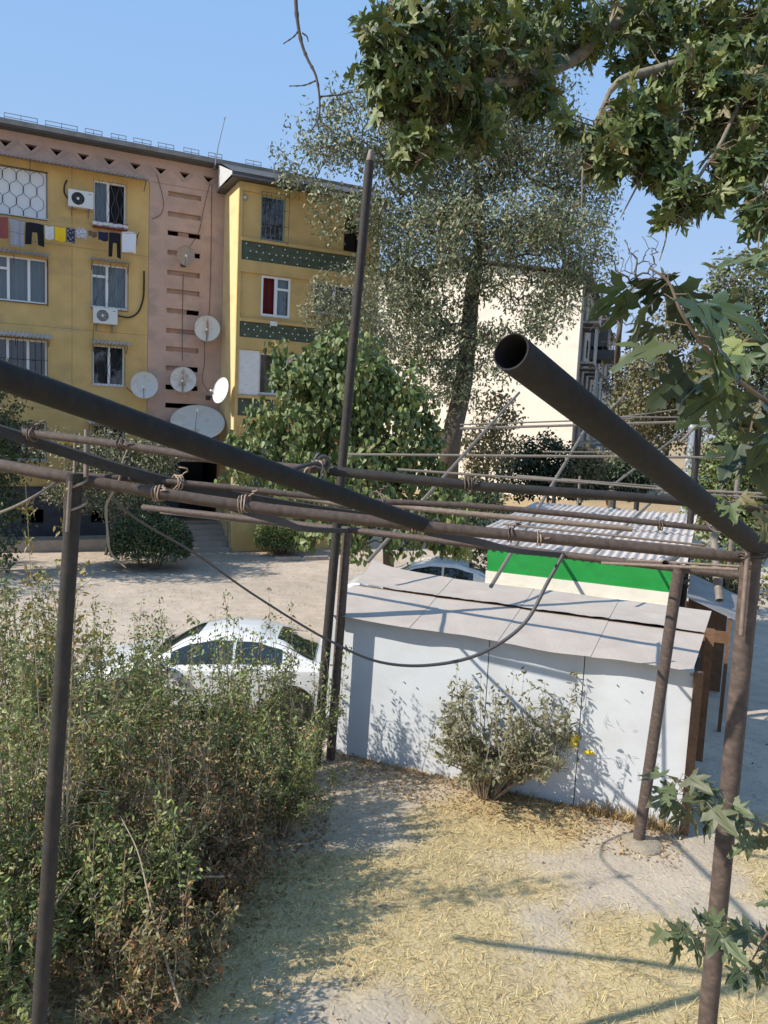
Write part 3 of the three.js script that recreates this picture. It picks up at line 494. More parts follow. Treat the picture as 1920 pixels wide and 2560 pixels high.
// ---------------------------------------------------------------- pale gable building behind the trees
{
  const A = THREE.MathUtils.degToRad(18.5), c = [13.57,0.00,-57.32];
  const o = thing('gable_building', 'pale five storey building with blank sunlit gable behind the tall tree', 'building', c, -A);
  // local x runs along the gable to the right, z faces the camera; the corner is the origin
  part('gable_wall', box(-17, 0, 0, 16.2, -0.4, 0), M.gable, o);
  part('gable_peak', panel([[-17.02, 16.2], [0.02, 16.2], [-8.5, 17.3]], [], -0.4, 0), M.gable, o);
  const roof = part('roof', [sheet(1, 1, (u, v) => [lerp(0.6, -8.5, v), lerp(16.35, 17.6, v), lerp(0.5, -46, u)], [46, 9]), sheet(1, 1, (u, v) => [lerp(-17.6, -8.5, v), lerp(16.35, 17.6, v), lerp(0.5, -46, u)], [46, 9])], M.darkSheet, o);
  part('verge_board', [tube([[0.6, 16.28, 0.45], [-8.5, 17.52, 0.45]], 0.12, 5), tube([[-17.6, 16.28, 0.45], [-8.5, 17.52, 0.45]], 0.12, 5)], M.darkSheet, roof);
  part('side_wall', box(-0.4, -0.003, 0, 16.2, -46, -0.41), M.farWall, o, 'weathered grey side facade with enclosed balconies');
  part('far_wall', [box(-17, -0.42, 0, 16.2, -46.2, -46), box(-17, -16.7, 0, 16.2, -45.9, -0.42)], M.farWall, o);
  const r = rng(401);
  for (let k = 0; k < 5; k++) for (let i = 0; i < 9; i++) {
    const z = -2.2 - i * 4.6, y = 1.2 + k * 3, out = 0.9 + r() * 0.35;
    if (i % 2 === 0 || r() < 0.35) {   // glazed balcony
      const b = part('balcony', [box(0, out, y, y + 0.15, z - 2.6, z), box(out - 0.06, out, y + 0.15, y + 1.1, z - 2.6, z)], r() < 0.5 ? M.farWall : M.concrete, o);
      part('balcony_window', [box(out - 0.05, out - 0.02, y + 1.12, y + 2.5, z - 2.55, z - 0.05)], M.carGlass, b);
      const fr = []; for (let q = 0; q <= 5; q++) fr.push(box(out - 0.06, out + 0.01, y + 1.1, y + 2.55, z - 2.6 * q / 5 - 0.04, z - 2.6 * q / 5 + 0.04)); fr.push(box(out - 0.07, out + 0.012, y + 2.5, y + 2.6, z - 2.6, z)); part('balcony_frame', fr, r() < 0.6 ? M.oldFrame : M.concrete, b);
      part('balcony_roof', box(0, out + 0.1, y + 2.61, y + 2.68, z - 2.7, z + 0.1), M.roofSheet, b);
    } else part('side_window', [box(0, 0.03, y + 0.9, y + 2.3, z - 1.6, z - 0.2)], M.carGlass, o);
  }
  part('roof_dormer', [box(-1.5, 1.4, 12.4, 15.2, -13.5, -10.8), box(0, 2.2, 11.3, 12.1, -15, -10.6)], M.darkSheet, o);
}

// ---------------------------------------------------------------- steel garage
const GP = [-0.607, 0, -11.295], GT = THREE.MathUtils.degToRad(-22.87);
const gDir = V(Math.cos(GT), 0, -Math.sin(GT)), gN = V(Math.sin(GT), 0, Math.cos(GT));
const onGarage = (x, y, z) => [GP[0] + gDir.x * x + gN.x * z, y, GP[2] + gDir.z * x + gN.z * z];
{
  const o = thing('garage', 'low steel garage with pale blue wall and sheet metal roof', 'garage', GP, GT);
  const seams = [-0.15, 2.325, 3.615, 4.95];
  for (let i = 0; i < 3; i++) {
    const x0 = seams[i] + (i ? 0.006 : 0), x1 = seams[i + 1] - (i < 2 ? 0.006 : 0);
    part('wall_panel', [sheet(16, 10, (u, v) => [lerp(x0, x1, u), lerp(-0.1, 2.16, v), 0.018 * (fbm(u * 2.2 + i * 5, v * 2.4, 55) - 0.5) * Math.sin(u * Math.PI) * Math.sin(v * Math.PI) * 2], [x1 - x0, 2.2]), box(x0, x1, -0.1, 2.14, -0.03, -0.012)], M.garage, o);
  }
  part('frame_post', seams.map((x, i) => box(x - (i === 3 ? 0.04 : 0.02), x + (i === 3 ? -0.004 : 0.02), 0, 2.1, -0.08, -0.035)), M.rustDark, o);
  part('side_wall', box(-0.15, -0.12, 0, 2.1, -2.95, -0.09), M.garage, o);
  part('rear_wall', box(-0.11, 4.93, 0, 2.1, -2.95, -2.92), M.rustDark, o);
  for (let i = 0; i < 8; i++) part('side_board', box(4.952, 4.985 + (i % 3) * 0.012, 0.02 * (i % 2), 2.0 + 0.05 * (i % 3), -0.02 - 0.37 * i - 0.33, -0.035 - 0.37 * i + 0.02), M.brownBoard, o);
  part('corner_post', box(4.955, 5.06, 0, 2.12, -0.03, 0.07), M.brownBoard, o);
  part('corner_post', box(5.05, 5.17, 0.35, 2.3, -1.7, -1.58), M.brownBoard, o);
  // roof of overlapping steel sheets with buckled edges
  const edge = t => 0.25 + 0.018 * Math.sin(t * 13) + 0.012 * Math.sin(t * 29 + 1);
  const roofPt = (u, v) => {
    const x = lerp(lerp(-0.14, -0.8, v), lerp(4.93, 5.12, v), u), lift = 0.16 * Math.pow(1 - u, 14) * Math.pow(v, 8);
    const wav = 0.012 * Math.sin(u * 15 + 0.6) * Math.pow(1 - v, 3) + 0.03 * (fbm(u * 7, v * 4, 91) - 0.5);
    return [x, lerp(2.17, 2.26, v) + wav + lift, lerp(edge(u), -3.02, v)];
  };
  const roof = part('roof', new THREE.BufferGeometry(), M.garageRoof, o); roof.geometry = sheet(2, 2, (u, v) => { const p = roofPt(0.2 + 0.6 * u, 0.2 + 0.6 * v); return [p[0], p[1] - 0.07, p[2]]; }, [4, 3]);
  const us = [0, 0.27, 0.52, 0.76, 1], vs = [0, 0.55, 1];
  for (let j = 0; j < 2; j++) for (let i = 0; i < 4; i++) {
    const g = sheet(24, 16, (u, v) => { const uu = lerp(us[i] - (i ? 0.012 : 0), us[i + 1], u), vv = lerp(vs[j], vs[j + 1] + (j ? 0 : 0.03), v), p = roofPt(uu, vv); const curl = 0.035 * Math.pow(1 - v, 10) * j * fbm(u * 4 + i * 3, 0.5, 17) * 2; return [p[0], p[1] + 0.006 * (3 - i) + (j ? 0.016 + curl : 0), p[2]]; }, [1.3, 1.7]);
    part('roof_sheet', g, M.garageRoof, roof);
  }
  part('eave_trim', box(4.9, 5.0, 2.05, 2.09, -2.9, 0.0), M.rustDark, o);
  // smears of yellow paint and scratches on the wall
  const blob = (x, y, w, h, s) => { const p = []; for (let k = 0; k < 16; k++) { const a = k / 16 * 6.283, q = 0.7 + 0.5 * vnoise(Math.cos(a) * 2 + s, Math.sin(a) * 2 + s, 7); p.push([x + Math.cos(a) * w * q, y + Math.sin(a) * h * q]); } return panel(p, [], 0.016, 0.0185); };
  part('paint_splash', [blob(3.56, 0.93, 0.075, 0.10, 1), blob(3.76, 0.81, 0.075, 0.03, 5)], mat(0.80, 0.58, 0.03, 0.7), o, 'yellow paint splash on the pale wall');
  const r = rng(55), sc = [];
  for (let i = 0; i < 46; i++) { const x = 2.9 + r() * 1.75, y = 0.45 + r() * 1.15, a = r() * 6.28, l = 0.05 + r() * 0.13, b = (r() - 0.5) * 0.06; sc.push(tube(curve([[x, y, 0.0165], [x + Math.cos(a) * l / 2 + b, y + Math.sin(a) * l / 2, 0.0165], [x + Math.cos(a) * l, y + Math.sin(a) * l, 0.0165]], 5), 0.0022, 3)); }
  for (const [x, y] of [[3.62, 1.72], [3.6, 1.62], [4.05, 1.78], [4.35, 1.75], [1.1, 1.3], [1.3, 1.25], [0.9, 1.15]]) sc.push(new THREE.SphereGeometry(0.011, 6, 4).translate(x, y, 0.016));
  const q = part('scratch_marks', sc, mat(0.16, 0.15, 0.15, 0.8), o); q.userData.kind = 'stuff';
}

// ---------------------------------------------------------------- kiosk with green fascia behind the garage
{
  const o = thing('kiosk', 'kiosk with bright green fascia and corrugated roof behind the garage', 'kiosk', onGarage(0, 0, -4), GT);
  part('fascia', [sheet(30, 4, (u, v) => [lerp(1.16, 4.5, u), lerp(2.32, 2.75, v), 0.02 + 0.012 * (fbm(u * 9, v * 2, 61) - 0.5) + 0.05 * v], [3.4, 0.45]), box(1.16, 4.5, 2.34, 2.73, -0.05, 0.0)], M.greenPaint, o);
  part('white_band', box(1.14, 4.52, 2.05, 2.315, -0.06, 0.035), M.kioskCream, o);
  part('ledge', box(1.12, 4.54, 2.0, 2.045, -0.06, 0.09), M.kioskCream, o);
  part('lower_wall', box(1.16, 4.5, 0, 1.995, -0.06, 0.0), M.kioskCream, o);
  for (const x of [3.06, 4.2]) part('shutter_post', box(x, x + 0.06, 1.2, 1.99, 0.002, 0.05), M.iron, o);
  part('side_wall', [box(1.16, 1.22, 0, 2.72, -6.4, -0.07), box(4.44, 4.5, 0, 2.72, -6.4, -0.07), box(1.16, 4.5, 0, 2.72, -6.46, -6.41)], M.kioskCream, o);
  const roof = part('roof', box(1.12, 4.54, 2.73, 2.75, -6.4, -0.1), M.brownBoard, o);
  for (let j = 0; j < 4; j++) for (let i = 0; i < 4; i++) {
    const x0 = 0.55 + i * 1.02, x1 = x0 + 1.07, z0 = 0.18 - j * 1.7, z1 = z0 - 1.82;
    part('roof_sheet', sheet(56, 2, (u, v) => { const x = lerp(x0, x1, u); return [x, 2.83 + 0.036 * (-lerp(z0, z1, v)) + 0.022 * Math.sin(x / 0.15 * 6.283) + 0.010 * (i % 2) + 0.012 * (3 - j) * 0 + 0.02 * (1 - v), lerp(z0, z1, v)]; }, [1.07, 1.8]), M.slate, roof);
  }
  part('annex_roof', sheet(12, 6, (u, v) => [lerp(4.72, 5.6, u), 2.28 - 0.32 * u + 0.03 * Math.sin(v * 9), lerp(0.1, -2.4, v)], [0.9, 2.5]), M.roofSheet, o);
  part('annex_wall', [box(4.72, 5.45, 0, 1.9, -2.3, -2.25), box(4.7, 4.76, 0, 2.2, 0.0, 0.06), box(5.4, 5.46, 0, 1.98, 0.0, 0.06), box(4.74, 5.44, 1.55, 1.75, -0.02, 0.03)], M.brownBoard, o);
}

// ---------------------------------------------------------------- steel pipe pergola
{
  const o = thing('pergola', 'rusty steel pipe pergola tied with wire in front of the balcony', 'pergola', [0, 0, 0]);
  const ext = (a, b, k) => V3(a).lerp(V3(b), k);
  const FLt = [-1.85,4.62,-4.60], FLb = [-2.09,1.03,-4.60], FRt = [2.34,4.31,-4.85], FRb = [2.36,1.05,-4.85];
  const down = (t, b) => { const k = (0.02 - t[1]) / (b[1] - t[1]) ; return ext(t, b, Math.max(1, k)); };
  part('post', tube([FLt, down(FLt, FLb).setY(-0.1)], 0.047, 20), M.rustDark, o, 'thick front post at the left');
  part('post', tube([FRt, down(FRt, FRb).setY(-0.1)], 0.061, 20), M.rust, o, 'thick front post at the right');
  const RLb = [-0.63,0.00,-11.05], RLt = [-0.52,3.46,-11.05], TPb = [-0.83,0.00,-10.88], TPt = [-0.41,8.50,-10.88], RRb = [3.32,0.00,-9.05], RRt = [3.52,3.46,-9.05];
  part('post', tube([[RLb[0], -0.1, RLb[2]], RLt], 0.068, 16), M.rust, o);
  part('post', tube([[TPb[0], -0.1, TPb[2]], [-0.58,5.19,-10.88], TPt], [0.068, 0.064, 0.062], 16), M.rustDark, o, 'tallest post rising far above the pergola');
  part('post', tube([[RRb[0], -0.1, RRb[2]], RRt], 0.068, 16), M.rust, o);
  part('post_cap', tube([TPt, [TPt[0] + 0.02, TPt[1] + 0.14, TPt[2]]], [0.055, 0.04], 10), M.galv, o);
  // big rafters from the house down to the front beam
  part('rafter', hollowPipe([-1.49,5.22,-2.09], [0.31,4.34,-5.02], 0.048, 0.006, 28), M.blackPipe, o, 'big pipe sloping down from the left edge');
  part('rafter', hollowPipe([0.37,5.24,-2.44], [2.45,4.30,-4.95], 0.061, 0.006, 32), M.blackPipe, o, 'big pipe with open end pointing at the viewer');
  // angle iron rafter
  const angleIron = (pts, w, m) => { const P = curve(pts, 40); return [sheet(1, 40, (u, v) => { const p = P[Math.round(v * 40)]; return [p.x, p.y - w * u, p.z]; }, [w, 3]), sheet(1, 40, (u, v) => { const p = P[Math.round(v * 40)]; return [p.x, p.y - w * 0.0, p.z - w * u]; }, [w, 3]), sheet(1, 40, (u, v) => { const p = P[Math.round(v * 40)]; return [p.x, p.y - w * u, p.z - 0.005]; }, [w, 3])]; };
  part('angle_rafter', angleIron([[-2.37,4.96,-4.22], [-2.15,4.89,-4.31], [-1.47,4.64,-4.74], [-0.73,4.44,-5.37], [0.08,4.29,-5.96]], 0.062, M.rustDark), M.rustDark, o);
  part('strip_rafter', angleIron([[-1.59,4.66,-4.84], [-1.12,4.42,-5.37], [-0.94,4.11,-6.94], [-0.91,3.71,-9.31], [-0.49,3.49,-10.90]], 0.06, M.rustDark), M.rustDark, o);
  part('strip_rafter', angleIron([[0.30,4.33,-5.08], [0.77,4.13,-6.04], [1.42,3.78,-7.91], [2.38,3.46,-9.79]], 0.055, M.rustDark), M.rustDark, o);
  // beams across
  part('front_beam', tube(curve([[-4.78,4.83,-4.96], [-2.94,4.70,-4.80], [-2.37,4.64,-4.74], [-1.89,4.58,-4.70], [-0.90,4.45,-4.82], [0.26,4.36,-4.91], [1.35,4.30,-4.95], [2.40,4.24,-4.97]], 48), 0.037, 16), M.rust, o);
  part('cross_pipe', tube([[-2.03,4.86,-4.34], [-1.47,4.82,-4.26], [-0.88,4.76,-4.20], [-0.37,4.74,-4.12]], 0.022, 12), M.rust, o);
  part('cross_pipe', tube([[-0.30,4.74,-4.10], [0.51,4.69,-4.14], [1.33,4.66,-4.29], [2.48,4.61,-4.38]], 0.026, 12), M.rustDark, o);
  part('cross_pipe', tube(curve([[-2.00,4.60,-4.79], [-1.19,4.57,-4.83], [-0.23,4.51,-4.90], [0.62,4.50,-4.96], [2.31,4.41,-4.96], [2.69,4.38,-4.96]], 30), 0.0195, 10), M.rust, o);
  part('cross_pipe', tube([[-0.46,4.32,-6.97], [0.35,4.27,-6.76], [2.06,4.23,-6.35]], 0.024, 8), M.rod, o);
  part('rear_beam', tube([[-4.11,3.40,-13.10], RLt, RRt, ext(RLt, RRt, 1.16)], 0.048, 12), M.rust, o);
  part('rear_rod', tube([[-3.75,3.35,-12.90], [-0.50,3.39,-11.19]], 0.022, 8), M.rod, o);
  part('cross_pipe', tube([[-1.21,4.08,-9.46], [-0.00,4.00,-8.94]], 0.04, 10), M.galv, o);
  for (const [a, b, rr] of [[[0.64,4.33,-5.16], [2.21,4.27,-5.10], 0.011], [[0.61,4.29,-5.25], [2.27,4.24,-5.15], 0.013], [[0.93,4.27,-5.96], [2.37,4.22,-5.65], 0.009], [[2.56,3.51,-8.89], [3.41,3.77,-7.31], 0.016], [[2.86,3.56,-8.89], [3.52,3.77,-7.51], 0.012]]) part('rebar', tube([a, b], rr, 6), M.rod, o);
  part('short_pipe', hollowPipe([3.08,3.63,-8.30], [3.50,3.60,-9.10], 0.042, 0.005, 16), M.galv, o);
  // rebars standing beside the posts
  part('rebar', tube([[-1.85,4.58,-4.53], [-1.87,4.28,-4.53]], 0.012, 6), M.rod, o);
  part('rebar', tube([[-1.91,4.85,-4.75], [-1.88,4.56,-4.66]], 0.011, 6), M.rod, o);
  part('rebar', tube([[-1.84,4.88,-4.75], [-1.81,4.57,-4.66]], 0.016, 6), M.rod, o);
  { // ribbed bar welded down the right post
    const a = V3([2.27,4.36,-4.76]), b = V3([2.28,3.78,-4.76]), pts = [], rad = [];
    for (let k = 0; k <= 120; k++) { pts.push(a.clone().lerp(b, k / 120)); rad.push(k % 2 ? 0.0135 : 0.0165); } part('ribbed_bar', tube(pts, rad, 7), M.rod, o);
  }
  // twisted wire ties
  const tie = (p, axis, rr, turns, seed, m = M.wire, thick = 0.0048) => {
    const c = V3(p), ax = V3(axis).normalize(), u = Math.abs(ax.y) < 0.9 ? V(0, 1, 0) : V(1, 0, 0); u.addScaledVector(ax, -u.dot(ax)).normalize(); const w = ax.clone().cross(u), r = rng(seed), pts = [];
    const n = turns * 12; for (let k = 0; k <= n; k++) { const a = k / 12 * 6.283, q = rr * 0.86 * (1 + 0.12 * Math.sin(k * 1.7 + seed)); pts.push(c.clone().addScaledVector(u, Math.cos(a) * q).addScaledVector(w, Math.sin(a) * q * 1.05).addScaledVector(ax, (k / n - 0.5) * 0.018 * turns + (r() - 0.5) * 0.006)); }
    const e = pts[pts.length - 1]; for (let k = 1; k <= 6; k++) pts.push(e.clone().add(V((r() - 0.2) * 0.02 * k, 0.008 * k * (seed % 2 ? 1 : -0.6), 0.006 * k)));
    return part('wire_tie', tube(new THREE.CatmullRomCurve3(pts).getPoints(pts.length * 2), thick, 5), m, o);
  };
  const X = [1, -0.05, 0.1];
  tie([-1.98,4.85,-4.33], X, 0.042, 2, 1); tie([-1.46,4.82,-4.26], X, 0.036, 2, 2); tie([-1.30,4.58,-4.83], [0.6, -0.1, -0.6], 0.05, 3, 3, M.wireLight); tie([-1.40,4.51,-4.76], X, 0.054, 3, 4, M.wireLight);
  tie([-0.88,4.46,-4.83], X, 0.062, 3, 5, M.wireLight); tie([-0.37,4.73,-4.05], [0.5, -0.2, -0.7], 0.07, 2, 6, M.wireLight, 0.006); tie([0.21,4.36,-4.91], X, 0.052, 3, 7, M.wireLight); tie([0.45,4.70,-4.14], X, 0.042, 3, 8); tie([0.82,4.33,-4.94], X, 0.056, 2, 9);
  tie([2.06,4.51,-4.72], [0.5, -0.3, -0.6], 0.085, 2, 10); tie([2.34,4.28,-4.85], [0, 1, 0], 0.085, 3, 11); tie([1.79,4.43,-4.97], X, 0.04, 2, 12); tie([-1.63,4.66,-4.74], [0.1, 1, 0], 0.05, 3, 13);
  tie([1.01,4.31,-4.94], X, 0.05, 2, 14, M.wireLight); tie([-0.05,4.53,-4.68], [0.6, -0.2, -0.6], 0.07, 2, 15);
  { const pts = []; for (let k = 0; k <= 14; k++) { const a = k / 14, y = lerp(1205, 1255, a); pts.push(V3([-1.84,4.58,-4.60]).add(V(0.054 * Math.cos(a * 9.4), -0.2 * a, 0.058 * Math.sin(a * 9.4)))); } part('wire_tie', tube(new THREE.CatmullRomCurve3(pts).getPoints(50), 0.008, 6), M.wireLight, o); }
  part('iron_scroll', tube(Array.from({ length: 40 }, (_, k) => { const a = k / 39 * 11, q = 0.044 * (1 - k / 52); return V3([-0.33,4.79,-4.05]).add(V(Math.cos(a + 2) * q, Math.sin(a + 2) * q, 0.0006 * k)); }), 0.011, 6), M.iron, o, 'black iron scroll on top of the pipe joint');
  part('iron_leaf', tube(curve([[-0.51,4.73,-3.89], [-0.44,4.76,-3.95], [-0.36,4.78,-4.00], [-0.31,4.75,-4.05]], 16), [0.006, ...Array(15).fill(0.011), 0.006], 6), M.iron, o);
  part('footing', (() => { const g = new THREE.IcosahedronGeometry(0.3, 3), p = g.attributes.position; for (let i = 0; i < p.count; i++) { const f = 0.85 + 0.4 * fbm(p.getX(i) * 5 + 3, p.getZ(i) * 5 + p.getY(i) * 4, 5); p.setXYZ(i, p.getX(i) * f, p.getY(i) * f * 0.3, p.getZ(i) * f); } g.scale(0.85, 1, 0.85); g.computeVertexNormals(); g.translate(RRb[0] + 0.05, -0.02, RRb[2] + 0.02); return g; })(), M.footing, o, 'rough earth and concrete lump round the rear right post');
}

// hoses, cables and dry vine
single('hanging_cable', tube(new THREE.CatmullRomCurve3([[-1.84,4.57,-4.88], [-1.79,4.27,-5.45], [-1.52,3.91,-6.12], [-1.15,3.35,-7.06], [-0.50,2.81,-7.60], [0.03,2.49,-7.97], [0.58,2.39,-8.26], [1.15,2.48,-8.47], [1.67,2.79,-8.71], [1.95,3.28,-8.86], [2.11,3.59,-8.90]].map(V3)).getPoints(80), Array.from({ length: 81 }, (_, k) => lerp(0.010, 0.022, smooth(0.2, 0.85, k / 80))), 8), mat(0.075, 0.07, 0.07, 0.6), 'dark cable sagging low across the pale garage wall', 'cable');
single('overhead_cable', tube(curve([[-1.97,4.58,-4.73], [-2.14,4.44,-4.57], [-2.63,4.26,-4.95]], 20), 0.009, 6), M.galv, 'thin cable from the left post to the picture edge', 'cable');
single('dry_vine', tube(curve([[-1.58,4.82,-4.79], [-1.61,4.71,-4.74], [-1.63,4.58,-4.72], [-1.70,4.43,-4.71], [-1.69,4.29,-4.69], [-1.66,4.14,-4.67], [-1.56,4.05,-4.66]], 40), Array.from({ length: 41 }, (_, k) => 0.006 + 0.004 * Math.sin(k * 0.9) * (k % 5 === 0 ? 1 : 0.2) + 0.003 * (1 - Math.abs(k / 20 - 1))), 7), M.dryTwig, 'curved dry vine stem hanging off the front beam', 'vine');

// ---------------------------------------------------------------- slanting trellis behind the garage
{
  const o = thing('vine_trellis', 'thin grey pipe trellis slanting up behind the garage roof', 'trellis', [0, 0, 0]);
  const rod = (a, b, r = 0.035, m = M.galv, name = 'rail') => part(name, tube([a, b], r * 0.72, 8), m, o);
  rod([-0.23,2.69,-12.82], [3.18,5.91,-19.23], 0.045, M.galv, 'slanting_pipe'); rod([1.71,2.57,-11.80], [4.60,5.10,-18.13], 0.045, M.galv, 'slanting_pipe'); rod([3.20,3.05,-11.86], [5.46,4.02,-14.98], 0.035, M.galv, 'slanting_pipe'); rod([4.50,3.94,-15.48], [7.65,5.17,-20.15], 0.035, M.galv, 'slanting_pipe'); rod([5.74,5.39,-21.18], [6.97,6.15,-23.28], 0.04, M.galv, 'slanting_pipe');
  rod([-0.84,4.32,-16.43], [7.32,4.64,-16.06], 0.038); rod([0.23,4.10,-15.60], [4.03,4.02,-15.39]); rod([2.63,4.08,-15.60], [5.71,3.97,-14.98], 0.025); rod([2.66,4.08,-15.80], [5.46,4.01,-15.39], 0.02); rod([1.64,4.97,-17.71], [7.28,5.40,-17.36], 0.042); rod([1.67,5.06,-18.12], [5.66,5.38,-18.16], 0.025); rod([4.92,5.32,-18.15], [7.34,5.74,-18.70], 0.025); rod([5.29,5.40,-18.16], [7.34,5.49,-18.17], 0.025); rod([3.37,4.56,-16.66], [5.09,4.63,-16.66], 0.02);
  rod([5.11,4.02,-14.58], [7.32,4.04,-14.18], 0.04); rod([5.19,3.96,-14.38], [7.32,3.98,-14.18], 0.025);
  const post = (top, z0, r, m, label) => { const t = V3(top); return part('post', tube([[t.x, -0.1, t.z], t], r, 12), m, o, label); };
  post([6.91,5.35,-17.35], 0, 0.075, M.rustDark, 'dark upright post'); post([7.30,4.68,-16.07], 0, 0.05, M.galv); post([4.82,3.58,-21.98], 0, 0.06, M.rustDark); post([6.18,3.50,-20.97], 0, 0.11, M.bark); post([6.85,3.42,-20.96], 0, 0.07, M.rustDark); post([6.02,3.67,-24.00], 0, 0.04, M.galv);
  rod([6.43,4.90,-17.10], [6.91,5.33,-17.35], 0.04, M.galv, 'brace'); rod([7.19,4.63,-16.06], [6.32,4.01,-14.58], 0.02, M.galv, 'brace');
}
{
  const o = thing('whitewashed_pole', 'white painted pole standing behind the trellis on the right', 'pole', [11.31,0.00,-29.43]);
  const h = 6.9;
  part('shaft', tube([[0, -0.1, 0], [0.12, 2.4, 0], [0.2, h + 0.4, 0]], [0.15, 0.125, 0.11], 14), M.whitewash, o);
  part('pole_top', tube([[0.2, h + 0.4, 0], [0.21, h + 1.2, 0]], [0.112, 0.10], 12), M.concrete, o);
}
{
  const o = thing('hanging_pipe', 'grey jointed pipe hanging beside the right post', 'pipe', [3.95,3.14,-8.85]);
  part('pipe', hollowPipe([0, 0, 0], [0.12, 0.85, -0.7], 0.045, 0.006, 16), M.galv, o); part('coupling', tube([[0.025, 0.17, -0.14], [0.045, 0.30, -0.25]], 0.054, 14), M.galv, o);
}
{
  const p = onGarage(7.1, 0, -4.6), o = thing('board_fence', 'dark blue corrugated board beyond the right post', 'fence', p, -0.35);
  for (let i = 0; i < 5; i++) part('board', sheet(20, 2, (u, v) => [i * 0.36 + u * 0.37, lerp(0.05 + 0.1 * (i % 2), 1.75 - 0.06 * (i % 3), v), 0.012 * Math.sin(u * 25) + 0.02 * (i % 2)], [0.37, 1.7]), M.blueBoard, o);
  part('rail', box(0, 1.9, 1.2, 1.28, -0.06, -0.015), M.brownBoard, o);
  for (const x of [0.1, 1.7]) part('fence_post', tube([[x, -0.1, -0.1], [x, 1.6, -0.1]], 0.04, 8), M.rustDark, o);
}

